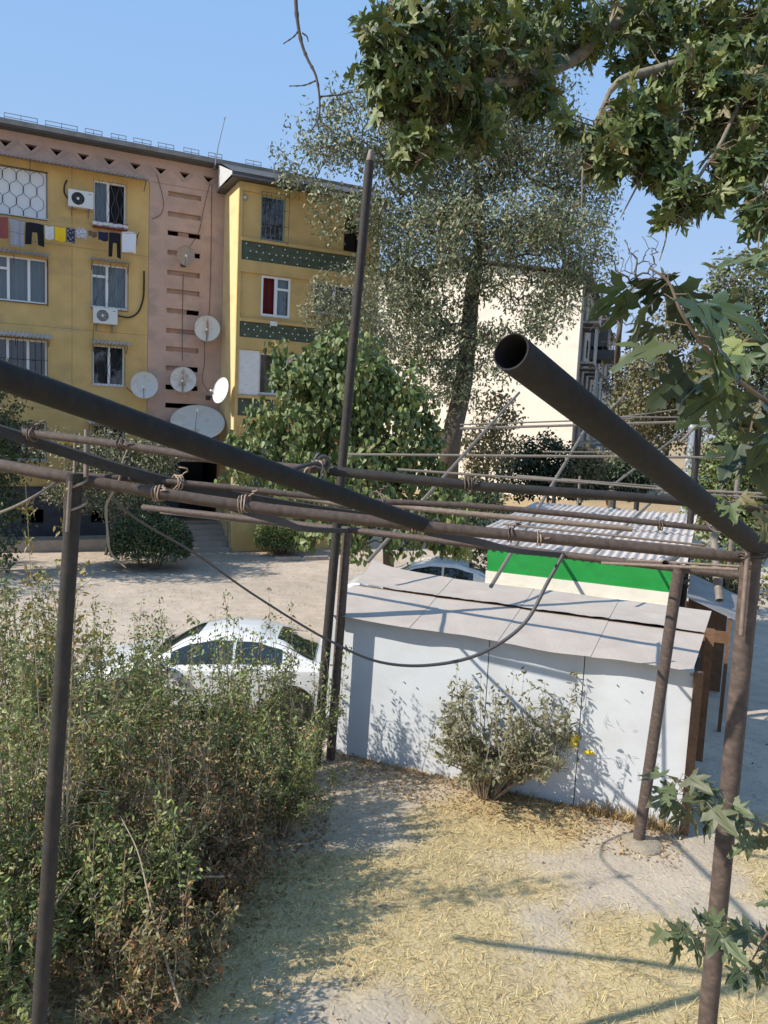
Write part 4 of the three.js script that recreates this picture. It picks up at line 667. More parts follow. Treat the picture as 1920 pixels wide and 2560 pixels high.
// ---------------------------------------------------------------- cars
function sedan(label, pos, turn) {
  const o = thing('parked_car', label, 'car', pos, turn, 'white parked cars');
  // x runs from nose (-2.25) to tail (2.25); half width w, belt line b, roof line t
  const K = (tab, x) => { for (let i = 0; i < tab.length - 1; i++) if (x <= tab[i + 1][0]) { const q = (x - tab[i][0]) / (tab[i + 1][0] - tab[i][0]); return lerp(tab[i][1], tab[i + 1][1], q * q * (3 - 2 * q) * 0.5 + q * 0.5); } return tab[tab.length - 1][1]; };
  const W = x => K([[-2.25, 0.62], [-2.1, 0.78], [-1.6, 0.87], [0, 0.9], [1.5, 0.88], [2.05, 0.80], [2.25, 0.68]], x);
  const bot = x => K([[-2.25, 0.32], [-1.9, 0.2], [1.9, 0.22], [2.25, 0.36]], x);
  const belt = x => K([[-2.25, 0.62], [-2.0, 0.74], [-1.0, 0.92], [0, 0.95], [1.4, 1.0], [2.05, 0.98], [2.25, 0.84]], x);
  const top = x => K([[-2.25, 0.64], [-2.0, 0.78], [-1.05, 0.99], [-0.3, 1.36], [0.1, 1.45], [0.7, 1.44], [1.1, 1.34], [1.78, 1.06], [2.1, 1.03], [2.25, 0.86]], x);
  const rw = x => Math.min(W(x) * 0.93, lerp(W(x) * 0.90, 0.60, clamp((top(x) - belt(x) - 0.02) / 0.42)));
  const section = (x, k) => { // k 0..1 from rocker to roof centre on one side
    const w = W(x), b = bot(x), bl = belt(x), tp = Math.max(top(x), bl + 0.012), r = rw(x);
    const pts = [[w * 0.90, b], [w * 0.985, b + 0.1], [w, lerp(b, bl, 0.55)], [w * 0.985, bl - 0.06], [w * 0.94, bl], [lerp(w * 0.93, r, 0.5), lerp(bl, tp, 0.5)], [r, tp - 0.05 * clamp((tp - bl) * 3)], [r * 0.85, tp - 0.006], [r * 0.45, tp + 0.01], [0, tp + 0.015]];
    const f = k * (pts.length - 1), i = Math.min(pts.length - 2, Math.floor(f)), q = f - i; return [lerp(pts[i][0], pts[i + 1][0], q), lerp(pts[i][1], pts[i + 1][1], q)];
  };
  const skin = (x0, x1, k0, k1, s, off = 0, nx = 20, nk = 12) => sheet(nx, nk, (u, v) => { const x = lerp(x0, x1, u), p = section(x, lerp(k0, k1, v)); return [x, p[1] + off * (lerp(k0, k1, v) > 0.6 ? 0.8 : 0.15), s * (p[0] + off * (lerp(k0, k1, v) > 0.72 ? 0.25 : 1))]; }, [x1 - x0, 1]);
  const body = []; for (const s of [-1, 1]) body.push(skin(-2.25, 2.25, 0, 1, s, 0, 90, 36));
  for (const x of [-2.25, 2.25]) body.push(sheet(8, 12, (u, v) => { const p = section(x, v); return [x + Math.sign(x) * 0.03 * Math.sin(v * 3.1), p[1], p[0] * (u * 2 - 1)]; }, [1, 1]));
  part('body', body, M.carWhite, o);
  for (const s of [-1, 1]) {
    part('side_window', skin(-0.62, 0.36, 0.47, 0.635, s, 0.012), M.carGlass, o);
    part('side_window', skin(0.42, 1.18, 0.47, 0.635, s, 0.012), M.carGlass, o);
    part('wing_mirror', new THREE.SphereGeometry(0.11, 12, 8).scale(0.7, 0.75, 1).translate(-0.72, 1.0, s * 0.99), M.carWhite, o);
    part('door_handle', [box(-0.02, 0.18, 0.82, 0.85, s > 0 ? 0.885 : -0.915, s > 0 ? 0.915 : -0.885), box(0.92, 1.1, 0.84, 0.87, s > 0 ? 0.875 : -0.905, s > 0 ? 0.905 : -0.875)], M.carWhite, o);
    part('door_gap', [tube([[0.39, 0.3, s * 0.905], [0.39, 0.6, s * 0.905], [0.39, 0.93, s * 0.885]], 0.006, 4), tube([[-0.75, 0.3, s * 0.9], [-0.75, 0.9, s * 0.88]], 0.006, 4), tube([[1.25, 0.55, s * 0.893], [1.2, 0.95, s * 0.87]], 0.006, 4)], M.black, o);
    part('tail_lamp', sheet(8, 5, (u, v) => { const x = lerp(1.9, 2.262, u), p = section(Math.min(2.25, x), lerp(0.30, 0.42, v)); return [x, p[1], s * (p[0] + 0.008)]; }), M.redLamp, o);
    part('headlamp', sheet(8, 5, (u, v) => { const x = lerp(-2.26, -1.85, u), p = section(Math.max(-2.25, x), lerp(0.29, 0.42, v)); return [x, p[1], s * (p[0] + 0.008)]; }), M.clearLamp, o);
    for (const x of [-1.4, 1.36]) {
      part('wheel_arch', new THREE.CylinderGeometry(0.38, 0.38, 0.05, 28).rotateX(Math.PI / 2).translate(x, 0.34, s * 0.872), M.black, o);
      const t = part('wheel', new THREE.TorusGeometry(0.245, 0.085, 12, 32).translate(x, 0.32, s * 0.83), M.rubber, o);
      const sp = [new THREE.CylinderGeometry(0.07, 0.07, 0.06, 12).rotateX(Math.PI / 2).translate(x, 0.32, s * 0.87), new THREE.TorusGeometry(0.2, 0.018, 8, 28).translate(x, 0.32, s * 0.89)]; for (let k = 0; k < 5; k++) sp.push(new THREE.BoxGeometry(0.16, 0.05, 0.03).translate(0.12, 0, 0).rotateZ(k * 1.2566).translate(x, 0.32, s * 0.89)); part('rim', sp, M.alloy, t);
    }
  }
  const screen = (x0, x1, k) => sheet(10, 12, (u, v) => { const x = lerp(x0, x1, u), p = section(x, 0.69), c = section(x, 1), q = v * 2 - 1; return [x, lerp(c[1], p[1], q * q) + 0.014, p[0] * 0.97 * q]; });
  part('windscreen', screen(-0.98, -0.26), M.carGlass, o); part('rear_window', screen(1.06, 1.70), M.carGlass, o);
  part('number_plate', box(2.285, 2.295, 0.56, 0.67, -0.26, 0.26), M.whitewash, o);
  part('bumper_shadow_gap', tube([[2.27, 0.5, -0.6], [2.29, 0.49, 0], [2.27, 0.5, 0.6]], 0.01, 5), M.black, o);
  part('underbody', box(-2.0, 2.0, 0.18, 0.24, -0.75, 0.75), M.black, o);
  return o;
}
sedan('white sedan parked behind the foreground shrubs', [-2.75, 0, -13.0], 0.02);
sedan('white car half hidden behind the garage under the leafy tree', [1.3, 0, -20.6], -0.12);

// ---------------------------------------------------------------- vegetation kit
function leafMat(r, g, b, t = 0.35) { return new THREE.MeshPhysicalMaterial({ color: rgb(r, g, b), roughness: 0.55, transmission: t, thickness: 0, side: THREE.DoubleSide }); }
const LM = { elm: leafMat(1, 1, 1, 0.3), plane: leafMat(1, 1, 1, 0.3), dry: mat(1, 1, 1, 0.95) };
function ovalLeaf(w = 0.42, fold = 0.12, bend = 0.15) {      // unit length along +y, folded on the midrib, 8 triangles
  const ys = [0, 0.3, 0.65, 1], ws = [0.02, 0.48 * w / 0.5, 0.36 * w / 0.5, 0.0], pos = [], idx = [];
  for (let i = 0; i < 4; i++) { const z = -bend * ys[i] * ys[i]; pos.push(-ws[i] * 0.5 * 2 * 0.5, ys[i], z + fold * ws[i], 0, ys[i], z, ws[i] * 0.5, ys[i], z + fold * ws[i]); }
  for (let i = 0; i < 3; i++) { const a = i * 3; idx.push(a, a + 1, a + 3, a + 1, a + 4, a + 3, a + 1, a + 2, a + 4, a + 2, a + 5, a + 4); }
  const g = new THREE.BufferGeometry(); g.setAttribute('position', new THREE.Float32BufferAttribute(pos, 3)); g.setIndex(idx); g.computeVertexNormals(); return g;
}
function heartLeaf() {
  const half = [[0, 0.06], [0.16, -0.02], [0.34, 0.1], [0.38, 0.32], [0.26, 0.6], [0.1, 0.84], [0, 1]], pos = [], idx = [], z = (x, y) => 0.22 * Math.abs(x) - 0.18 * y * y;
  for (const s of [-1, 1]) { const b = pos.length / 3; const mid = [0.06, 0.3, 0.6, 1]; mid.forEach(y => pos.push(0, y, z(0, y))); half.slice(1, 6).forEach(p => pos.push(s * p[0], p[1], z(p[0], p[1]))); const t = [[0, 4, 5], [0, 5, 1], [5, 6, 1], [1, 6, 7], [1, 7, 2], [2, 7, 8], [2, 8, 3]]; t.forEach(q => s > 0 ? idx.push(b + q[0], b + q[1], b + q[2]) : idx.push(b + q[0], b + q[2], b + q[1])); }
  const g = new THREE.BufferGeometry(); g.setAttribute('position', new THREE.Float32BufferAttribute(pos, 3)); g.setIndex(idx); g.computeVertexNormals(); return g;
}
function planeLeaf(droop = 0.22, seed = 1, stalk = true) {   // five narrow toothed lobes, folded and drooping
  const half = [[0.05, -0.02], [0.20, -0.02], [0.30, -0.09], [0.40, -0.02], [0.55, 0.03], [0.42, 0.10], [0.34, 0.17], [0.19, 0.20], [0.30, 0.30], [0.40, 0.31], [0.46, 0.42], [0.58, 0.56], [0.42, 0.52], [0.30, 0.47], [0.14, 0.38], [0.16, 0.56], [0.24, 0.64], [0.15, 0.74], [0.11, 0.86], [0, 1.02]];
  const r = rng(seed), pos = [], idx = []; let off = 0;
  for (const s of [-1, 1]) {
    const pts = [[0, 0], ...half.map(p => [p[0] * (0.9 + 0.2 * r()), p[1] + 0.03 * (r() - 0.5)]), [0, 0.75], [0, 0.5], [0, 0.3], [0, 0.15]];
    pts[half.length] = [0, 1.02];
    const sh = THREE.ShapeUtils.triangulateShape(pts.map(p => new THREE.Vector2(p[0], p[1])), []);
    pts.forEach(p => { const d = Math.hypot(p[0], p[1] - 0.2); pos.push(s * p[0], p[1], 0.16 * Math.abs(p[0]) - droop * d * d + 0.05 * Math.sin(p[1] * 9 + s + seed)); });
    sh.forEach(t => s > 0 ? idx.push(off + t[0], off + t[1], off + t[2]) : idx.push(off + t[0], off + t[2], off + t[1])); off += pts.length;
  }
  if (stalk) { const b = pos.length / 3; pos.push(-0.012, 0, 0, 0.012, 0, 0, 0.012, -0.3, 0.03, -0.012, -0.3, 0.03); idx.push(b, b + 1, b + 2, b, b + 2, b + 3); }
  const g = new THREE.BufferGeometry(); g.setAttribute('position', new THREE.Float32BufferAttribute(pos, 3)); g.setIndex(idx); g.computeVertexNormals(); return g;
}
const GEO = { oval: ovalLeaf(), slim: ovalLeaf(0.28, 0.1, 0.2), clump: ovalLeaf(0.6, 0.2, 0.3), heart: heartLeaf(), planes: [planeLeaf(0.2, 1), planeLeaf(0.35, 2), planeLeaf(0.1, 3)] };
function leafFrame(m, p, dir, nrm, size) {
  const y = dir.clone().normalize(), z = nrm.clone().addScaledVector(y, -nrm.dot(y)); if (z.lengthSq() < 1e-6) z.set(y.z, 0.3, -y.x); z.normalize(); const x = y.clone().cross(z);
  m.makeBasis(x.multiplyScalar(size), y.multiplyScalar(size), z.multiplyScalar(size)); m.setPosition(p);
}
function pickColour(r, pal) { let t = r(), i = 0; while (i < pal.length - 1 && t > pal[i][3]) { t -= pal[i][3]; i++; } const c = pal[i], v = 0.75 + 0.5 * r(); return [c[0] * v, c[1] * v * (0.95 + 0.1 * r()), c[2] * v]; }
function foliage(name, list, geo, m, pal, parent, seed) {     // list of {p, d, n, s}: one joined crown of leaves
  const r = rng(seed), inst = new THREE.InstancedMesh(geo, m, list.length), mm = new THREE.Matrix4(), c = new THREE.Color();
  list.forEach((l, i) => { leafFrame(mm, l.p, l.d, l.n, l.s); inst.setMatrixAt(i, mm); c.setRGB(...(l.c || pickColour(r, pal))); inst.setColorAt(i, c); });
  inst.name = name; inst.userData.kind = 'stuff'; shadowed(inst); parent.add(inst); return inst;
}
function inEllipsoid(r, e) { for (;;) { const x = r() * 2 - 1, y = r() * 2 - 1, z = r() * 2 - 1; if (x * x + y * y + z * z < 1) return V(e[0] + x * e[3], e[1] + y * e[4], e[2] + z * e[5]); } }
const randDir = r => { const u = r() * 2 - 1, a = r() * 6.2832, q = Math.sqrt(1 - u * u); return V(q * Math.cos(a), u, q * Math.sin(a)); };
// limbs grow from the trunk to each cluster, the nearest first, so that boughs fork and taper
function grow(trunk, tips, r, { tipR = 0.006, wiggle = 0.08, pull = 0.35, sides = 5, maxTrunk = 1 } = {}) {
  const nodes = []; let prev = -1;
  const T = new THREE.CatmullRomCurve3(trunk.map(t => V(t[0], t[1], t[2]))), nT = Math.max(8, trunk.length * 4);
  for (let i = 0; i <= nT; i++) { const q = i / nT * (trunk.length - 1), k = Math.min(trunk.length - 2, Math.floor(q)); nodes.push({ p: T.getPoint(i / nT), par: prev, kids: 0, r: lerp(trunk[k][3], trunk[k + 1][3], q - k), trunk: true, depth: 0 }); prev = nodes.length - 1; }
  const free = Math.floor(nT * 0.2);
  const order = tips.map(p => { let b = 1e9; for (const n of nodes) b = Math.min(b, n.p.distanceToSquared(p)); return [b, p]; }).sort((a, b) => a[0] - b[0]).map(a => a[1]);
  const chains = [];
  for (const p of order) {
    let bi = free, bd = 1e9; for (let i = free; i < nodes.length; i++) { const n = nodes[i], d = n.p.distanceTo(p) * (n.p.y > p.y + 0.3 ? 1.25 : 1) + n.depth * pull * 0.25; if (d < bd) { bd = d; bi = i; } }
    const a = nodes[bi].p, d = a.distanceTo(p), k = Math.max(2, Math.min(5, Math.ceil(d / 0.5))); let last = bi; const chain = [bi];
    for (let q = 1; q <= k; q++) { const t = q / k, pt = a.clone().lerp(p, t); if (q < k) pt.add(randDir(r).multiplyScalar(d * wiggle)).add(V(0, d * 0.10 * Math.sin(t * 3.14), 0)); nodes.push({ p: pt, par: last, r: 0, depth: nodes[last].depth + d / k, kids: 0 }); last = nodes.length - 1; chain.push(last); }
    chains.push(chain);
  }
  for (let i = nodes.length - 1; i >= 0; i--) { const n = nodes[i]; if (!n.trunk) { n.r = Math.max(tipR, Math.pow(n.acc || 0, 1 / 2.2)); if (n.par >= 0) { const q = nodes[n.par]; q.acc = (q.acc || 0) + Math.pow(n.r, 2.2); } } }
  const geos = chains.map(c => tube(c.map(i => nodes[i].p), c.map((i, k) => { const v = k === 0 ? nodes[c[1]].r * 1.05 : nodes[i].r; return Math.min(v, trunk[0][3] * maxTrunk); }), sides, false));
  const tn = nodes.filter(n => n.trunk), tg = tube(tn.map(n => n.p), tn.map(n => n.r), 12, true);
  return { trunk: tg, limbs: geos, nodes };
}
function leavesAround(tips, r, { per = 10, spread = 0.3, size = [0.05, 0.08], droop = 0.4, up = 0.5 }) {
  const out = [];
  for (const t of tips) for (let i = 0; i < per; i++) { const d = randDir(r), p = t.clone().addScaledVector(randDir(r), spread * Math.cbrt(r())); d.y -= droop * 1.6 * r(); const n = randDir(r); n.y += up; out.push({ p, d, n, s: lerp(size[0], size[1], r()) }); }
  return out;
}
function tree(name, label, { trunk, ell, tips, per, spread, size, droop, up, geo, m = LM.elm, pal, seed, bark = M.bark, tipR, group, wiggle, twigs = 0, gap = 0, maxTrunk = 0.6, category = 'tree' }) {
  const o = thing(name, label, category, [trunk[0][0], 0, trunk[0][2]], 0, group), base = V(trunk[0][0], 0, trunk[0][2]), r = rng(seed);
  const tot = ell.reduce((s, e) => s + (e[6] || 1) * e[3] * e[4] * e[5], 0), T = [];
  for (const e of ell) { const n = Math.max(3, Math.round(tips * (e[6] || 1) * e[3] * e[4] * e[5] / tot)); for (let i = 0; i < n; i++) { const p = inEllipsoid(r, e); if (gap && fbm(p.x * 0.9 + p.z * 0.4, p.y * 0.9, seed + 3, 3) < gap) continue; T.push(p.sub(base)); } }
  const g = grow(trunk.map(t => [t[0] - base.x, t[1], t[2] - base.z, t[3]]), T, r, { tipR, wiggle, maxTrunk });
  part('trunk', g.trunk, bark, o); part('branches', g.limbs, bark, o);
  const L = leavesAround(T, r, { per, spread, size, droop, up });
  if (twigs) { const tg = []; for (const t of T) for (let k = 0; k < twigs; k++) { const d = randDir(r); d.y = d.y * 0.6 - 0.15; tg.push(tube([t, t.clone().addScaledVector(d, spread * 0.6).add(V(0, 0.03, 0)), t.clone().addScaledVector(d, spread * 1.15)], [0.006, 0.005, 0.003], 3, false)); } const q = part('twigs', tg, M.dryTwig, o); q.userData.kind = 'stuff'; }
  foliage('crown', L, geo, m, pal, o, seed + 1);
  return o;
}
const PAL = {
  elm: [[0.183, 0.213, 0.104, 0.45], [0.256, 0.275, 0.146, 0.3], [0.122, 0.152, 0.067, 0.15], [0.342, 0.268, 0.122, 0.1]],
  silver: [[0.22, 0.235, 0.13, 0.5], [0.29, 0.28, 0.16, 0.3], [0.13, 0.15, 0.07, 0.2]],
  mulberry: [[0.125, 0.18, 0.045, 0.5], [0.20, 0.24, 0.07, 0.3], [0.08, 0.125, 0.034, 0.15], [0.27, 0.21, 0.07, 0.05]],
  plane: [[0.065, 0.105, 0.022, 0.4], [0.11, 0.15, 0.032, 0.3], [0.19, 0.215, 0.055, 0.25], [0.18, 0.145, 0.04, 0.05]],
  shrub: [[0.184, 0.227, 0.054, 0.42], [0.27, 0.292, 0.086, 0.3], [0.119, 0.162, 0.043, 0.18], [0.324, 0.259, 0.065, 0.06], [0.238, 0.108, 0.043, 0.04]],
  dryShrub: [[0.22, 0.19, 0.07, 0.35], [0.17, 0.165, 0.055, 0.25], [0.28, 0.145, 0.055, 0.25], [0.13, 0.07, 0.035, 0.15]],
  hedge: [[0.05, 0.085, 0.028, 0.5], [0.08, 0.115, 0.04, 0.35], [0.13, 0.155, 0.06, 0.15]],
  far: [[0.102, 0.132, 0.054, 0.5], [0.144, 0.162, 0.066, 0.3], [0.192, 0.18, 0.072, 0.2]],
  olive: [[0.18, 0.168, 0.072, 0.5], [0.228, 0.186, 0.078, 0.3], [0.12, 0.132, 0.048, 0.2]],
  dark: [[0.028, 0.05, 0.018, 0.6], [0.045, 0.07, 0.025, 0.4]],
};
const E = (p, rx, ry, rz, w = 1) => [p[0], p[1], p[2], rx, ry, rz, w];

// ---------------------------------------------------------------- tall airy tree in the middle of the courtyard
{
  const b = [3.17,0.00,-35.64];
  tree('tall_tree', 'tall airy tree with thick leaning trunk in front of the pale gable', {
    trunk: [[b[0], -0.1, b[2], 0.42], [...[2.29,4.35,-28.11], 0.36], [...[2.67,6.71,-28.38], 0.32], [...[2.82,9.81,-28.73], 0.27], [...[3.02,11.76,-28.95], 0.22], [...[2.76,14.20,-29.23], 0.14], [...[2.20,16.91,-29.54], 0.07]],
    ell: [E([-2.82,14.45,-28.25], 1.6, 1.3, 1.4, 1.3), E([-1.05,15.50,-28.37], 1.6, 1.5, 1.5, 1), E([0.87,14.25,-29.24], 2.2, 2.8, 2.0, 1), E([2.80,16.36,-29.48], 2.4, 2.8, 2.2, 1.1), E([5.30,14.62,-29.78], 2.0, 2.6, 2.0, 1), E([1.68,10.91,-27.85], 2.6, 2.0, 2.0, 0.9), E([5.47,11.87,-28.96], 2.3, 1.6, 2.0, 1.2), E([-1.55,12.15,-26.98], 1.5, 0.9, 1.2, 1.1), E([0.26,8.34,-27.56], 1.6, 1.6, 1.4, 0.8), E([2.74,8.29,-28.56], 1.8, 1.3, 1.4, 0.6), E([3.27,18.68,-29.74], 2.2, 1.6, 2.0, 1.0), E([6.64,13.95,-30.21], 1.6, 1.9, 1.4, 1), E([-3.34,13.73,-28.17], 1.2, 0.8, 1.0, 1), E([3.58,12.11,-27.98], 2.4, 1.8, 2, 1), E([0.91,6.43,-27.34], 1.3, 1.3, 1.2, 0.8), E([6.70,10.49,-28.81], 1.4, 1.0, 1.2, 0.8), E([-0.41,10.70,-27.32], 1.4, 1.3, 1.2, 0.9), E([4.63,17.60,-29.62], 1.6, 1.6, 1.6, 0.9), E([0.21,9.37,-27.17], 1.7, 1.3, 1.3, 1.1), E([1.38,8.26,-27.55], 1.8, 1.3, 1.3, 1.1), E([4.27,9.36,-27.67], 2.0, 1.3, 1.4, 0.8), E([1.92,6.50,-27.85], 1.5, 1.1, 1.2, 0.9), E([3.38,7.38,-27.45], 1.4, 1.0, 1.1, 0.6), E([6.02,9.59,-28.70], 1.2, 1.4, 1.0, 0.8), E([3.39,19.27,-29.81], 1.4, 1.2, 1.4, 1)],
    tips: 2200, per: 36, spread: 0.55, size: [0.12, 0.20], droop: 0.7, up: 0.4, geo: GEO.oval, pal: PAL.elm, seed: 11, tipR: 0.010, wiggle: 0.10, twigs: 2, gap: 0.34,
  });
}
// silvery young tree before the loggia bay
{
  const b = [-1.19,0.00,-24.11];
  tree('silver_leaf_tree', 'slender tree with pale silvery leaves before the loggia bay', {
    trunk: [[b[0], -0.1, b[2], 0.09], [...[-1.07,3.84,-24.02], 0.08], [...[-1.31,6.91,-24.37], 0.06], [...[-1.48,8.88,-24.60], 0.03]],
    ell: [E([-1.67,8.87,-24.60], 1.0, 0.9, 0.9), E([-1.13,7.79,-24.47], 1.4, 1.2, 1.0), E([-2.26,8.23,-24.52], 0.9, 0.6, 0.7), E([-1.69,6.53,-24.33], 1.3, 0.9, 1.0, 0.7), E([-0.10,8.47,-25.56], 1.0, 1.4, 0.9, 0.6)],
    tips: 230, per: 34, spread: 0.34, size: [0.10, 0.17], droop: 0.4, up: 0.8, geo: GEO.slim, pal: PAL.silver, seed: 13, tipR: 0.006,
  });
}
// broad-leaved tree with drooping leaves
{
  const b = [0.25,0.00,-18.66];
  tree('mulberry_tree', 'bushy tree with large drooping green leaves behind the garage', {
    trunk: [[b[0], -0.1, b[2], 0.15], [...[0.17,1.64,-17.93], 0.13], [...[0.06,2.57,-18.04], 0.11], [...[-0.34,4.14,-18.32], 0.09], [...[-0.88,5.53,-18.58], 0.05]],
    ell: [E([-3.05,4.62,-18.58], 0.75, 0.75, 0.9), E([-2.03,5.38,-18.66], 1.0, 1.3, 1.1), E([-0.91,5.91,-18.72], 1.0, 1.5, 1.2), E([0.14,5.01,-18.92], 1.0, 1.7, 1.2), E([-1.07,3.64,-18.16], 1.7, 1.1, 1.3), E([0.91,4.36,-19.05], 0.6, 1.0, 0.8, 0.7), E([-0.89,2.47,-17.43], 1.2, 0.45, 0.9, 0.8), E([0.96,2.40,-17.82], 1.0, 0.45, 0.8, 0.8), E([-3.29,3.61,-18.46], 0.6, 0.5, 0.7, 0.7), E([-2.75,6.39,-18.78], 0.45, 0.45, 0.5, 0.6), E([1.24,3.06,-18.40], 0.8, 0.6, 0.8, 0.8)],
    tips: 560, per: 22, spread: 0.30, size: [0.11, 0.20], droop: 2.2, up: 0.5, geo: GEO.heart, pal: PAL.mulberry, seed: 17, tipR: 0.008,
  });
}
// ---------------------------------------------------------------- overhanging plane tree
{
  const T0 = [7.2, 0, -7.5];
  const o = thing('plane_tree', 'plane tree reaching over from the upper right with lobed leaves', 'tree', T0, 0);
  const L = p => { const v = V3(p); return v.sub(V3(T0)); };
  const r = rng(21);
  part('trunk', tube([[0, -0.1, 0], [0.1, 3, 0.1], [-0.1, 6, 0.1], [-0.3, 9.6, 0.2], [-0.1, 12, -0.3]], [0.36, 0.31, 0.28, 0.22, 0.12], 16), M.planeBark, o);
  const limb = (pts, r0, r1, name = 'limb') => { const c = new THREE.CatmullRomCurve3(pts.map(L)).getPoints(pts.length * 5); part(name, tube(c, c.map((_, i) => lerp(r0, r1, i / (c.length - 1))), 9), M.planeBark, o); return c; };
  const sources = [];
  sources.push(...limb([[6.9, 8.6, -7.4], [3.24,10.04,-9.13], [2.69,9.59,-8.78], [2.06,9.13,-8.52], [1.77,8.85,-8.49], [1.36,8.56,-8.26], [1.02,8.39,-8.04], [0.53,8.34,-7.83], [0.14,8.53,-7.75], [-0.20,8.58,-7.65]], 0.105, 0.010));
  sources.push(...limb([[6.9, 7.9, -7.4], [3.73,9.40,-8.55], [3.16,9.02,-8.31], [2.86,8.75,-8.18], [2.52,8.59,-8.06], [2.10,8.41,-7.94], [2.00,8.30,-7.93]], 0.085, 0.028));
  sources.push(...limb([[2.00,8.30,-7.93], [1.83,7.88,-7.78], [1.73,7.52,-7.63], [1.73,7.10,-7.59]], 0.026, 0.006, 'branch'));
  sources.push(...limb([[2.79,8.73,-8.17], [2.66,8.15,-7.91], [2.42,7.73,-7.76], [2.28,7.42,-7.62], [2.10,7.03,-7.58]], 0.03, 0.005, 'branch'));
  sources.push(...limb([[6.9, 7.4, -7.4], [3.53,8.32,-7.93], [3.21,8.19,-7.71], [2.97,7.73,-7.56], [2.71,7.31,-7.41], [2.58,6.99,-7.27], [2.52,6.81,-7.25]], 0.032, 0.005, 'branch'));
  sources.push(...limb([[2.63,8.08,-7.80], [2.58,7.58,-7.64], [2.52,7.32,-7.61], [2.54,6.89,-7.56], [2.49,6.65,-7.54]], 0.018, 0.005, 'branch'));
  sources.push(...limb([[6.9, 7.2, -7.4], [3.37,7.39,-7.12], [3.13,7.21,-6.89], [3.05,6.81,-6.75], [3.03,6.48,-6.71]], 0.016, 0.004, 'branch'));
  sources.push(...limb([[0.66,8.37,-7.93], [0.44,7.91,-7.78], [0.22,7.56,-7.64], [0.10,7.33,-7.61]], 0.022, 0.006, 'branch'));
  sources.push(...limb([[0.86,8.40,-8.04], [0.73,7.96,-7.89], [0.77,7.66,-7.85]], 0.02, 0.005, 'branch'));
  sources.push(...limb([[2.69,9.59,-8.78], [1.57,9.60,-8.58], [0.52,9.40,-8.35], [-0.15,9.04,-8.01]], 0.05, 0.01, 'branch'));
  
  const leaves = [], tw = [];
  const C = [[-0.05,8.51,-7.65,0.41,0.41,0.47,1.20],[0.44,8.79,-7.88,0.57,0.42,0.55,1.20],[0.27,8.17,-7.71,0.49,0.30,0.46,1.00],[-0.01,8.29,-7.62,0.34,0.41,0.44,1.10],[0.98,8.81,-8.18,0.52,0.52,0.57,1.00],[1.58,9.19,-8.53,0.50,0.29,0.45,0.80],[0.14,7.63,-7.65,0.23,0.23,0.30,0.50],[0.75,7.97,-7.89,0.19,0.23,0.29,0.50],[2.25,9.18,-8.53,0.50,0.33,0.47,0.90],[2.82,9.24,-8.54,0.54,0.46,0.55,1.20],[3.36,9.05,-8.31,0.48,0.52,0.55,1.30],[2.87,8.34,-8.03,0.43,0.43,0.49,1.20],[3.30,8.12,-7.80,0.38,0.42,0.46,1.20],[2.24,7.92,-7.78,0.31,0.38,0.41,1.10],[1.95,7.68,-7.65,0.23,0.26,0.32,0.90],[2.44,7.66,-7.65,0.23,0.19,0.29,0.60],[3.15,7.52,-7.43,0.26,0.18,0.30,0.80],[2.55,7.12,-7.39,0.13,0.18,0.24,0.35],[2.80,7.21,-7.40,0.22,0.13,0.26,0.35],[3.10,6.98,-6.87,0.09,0.20,0.23,0.40],[1.32,8.31,-8.13,0.16,0.12,0.23,0.30],[2.49,7.48,-7.63,0.11,0.11,0.20,0.15],[3.13,8.71,-8.17,0.48,0.24,0.42,0.80],[1.59,7.89,-7.78,0.08,0.15,0.20,0.12]];
  for (const e of C) {
    const n = Math.round(175 * e[6]);
    for (let i = 0; i < n; i++) {
      const p = inEllipsoid(r, i % 4 ? e : [e[0], e[1], e[2], e[3] * 1.3, e[4] * 1.3, e[5] * 1.2]); let q = null, bd = 1e9; for (const s of sources) { const w = s.clone().add(V3(T0)), d = w.distanceToSquared(p); if (d < bd) { bd = d; q = w; } }
      const d = randDir(r); d.y -= 0.75; d.addScaledVector(p.clone().sub(q).normalize(), 0.5); const nn = randDir(r); nn.y += 0.5;
      leaves.push({ p: p.clone().sub(V3(T0)), d, n: nn, s: lerp(0.12, 0.22, r()) });
      if (i % 3 === 0) { const a = q.clone().sub(V3(T0)), b = p.clone().sub(V3(T0)), m = a.clone().lerp(b, 0.5).add(randDir(r).multiplyScalar(0.07)); tw.push(tube([a, m, b], [0.008, 0.006, 0.003], 4, false)); }
    }
  }
  part('twigs', tw, M.twig, o).userData.kind = 'stuff';
  const near = leaves.slice().sort((a, b) => b.s - a.s), solo = new Set(near.slice(0, 280));
  const shades = PAL.plane.map(c => leafMat(c[0], c[1], c[2], 0.3));
  const mm = new THREE.Matrix4();
  for (const l of solo) { const g = GEO.planes[Math.floor(r() * 3)], q = part('leaf', g, shades[Math.min(3, Math.floor(r() * r() * 4.4))], o); leafFrame(mm, l.p, l.d, l.n, l.s); mm.decompose(q.position, q.quaternion, q.scale); }
  const rest = leaves.filter(l => !solo.has(l));
  for (let k = 0; k < 3; k++) foliage('crown', rest.filter((_, i) => i % 3 === k), GEO.planes[k], LM.plane, PAL.plane, o, 31 + k);
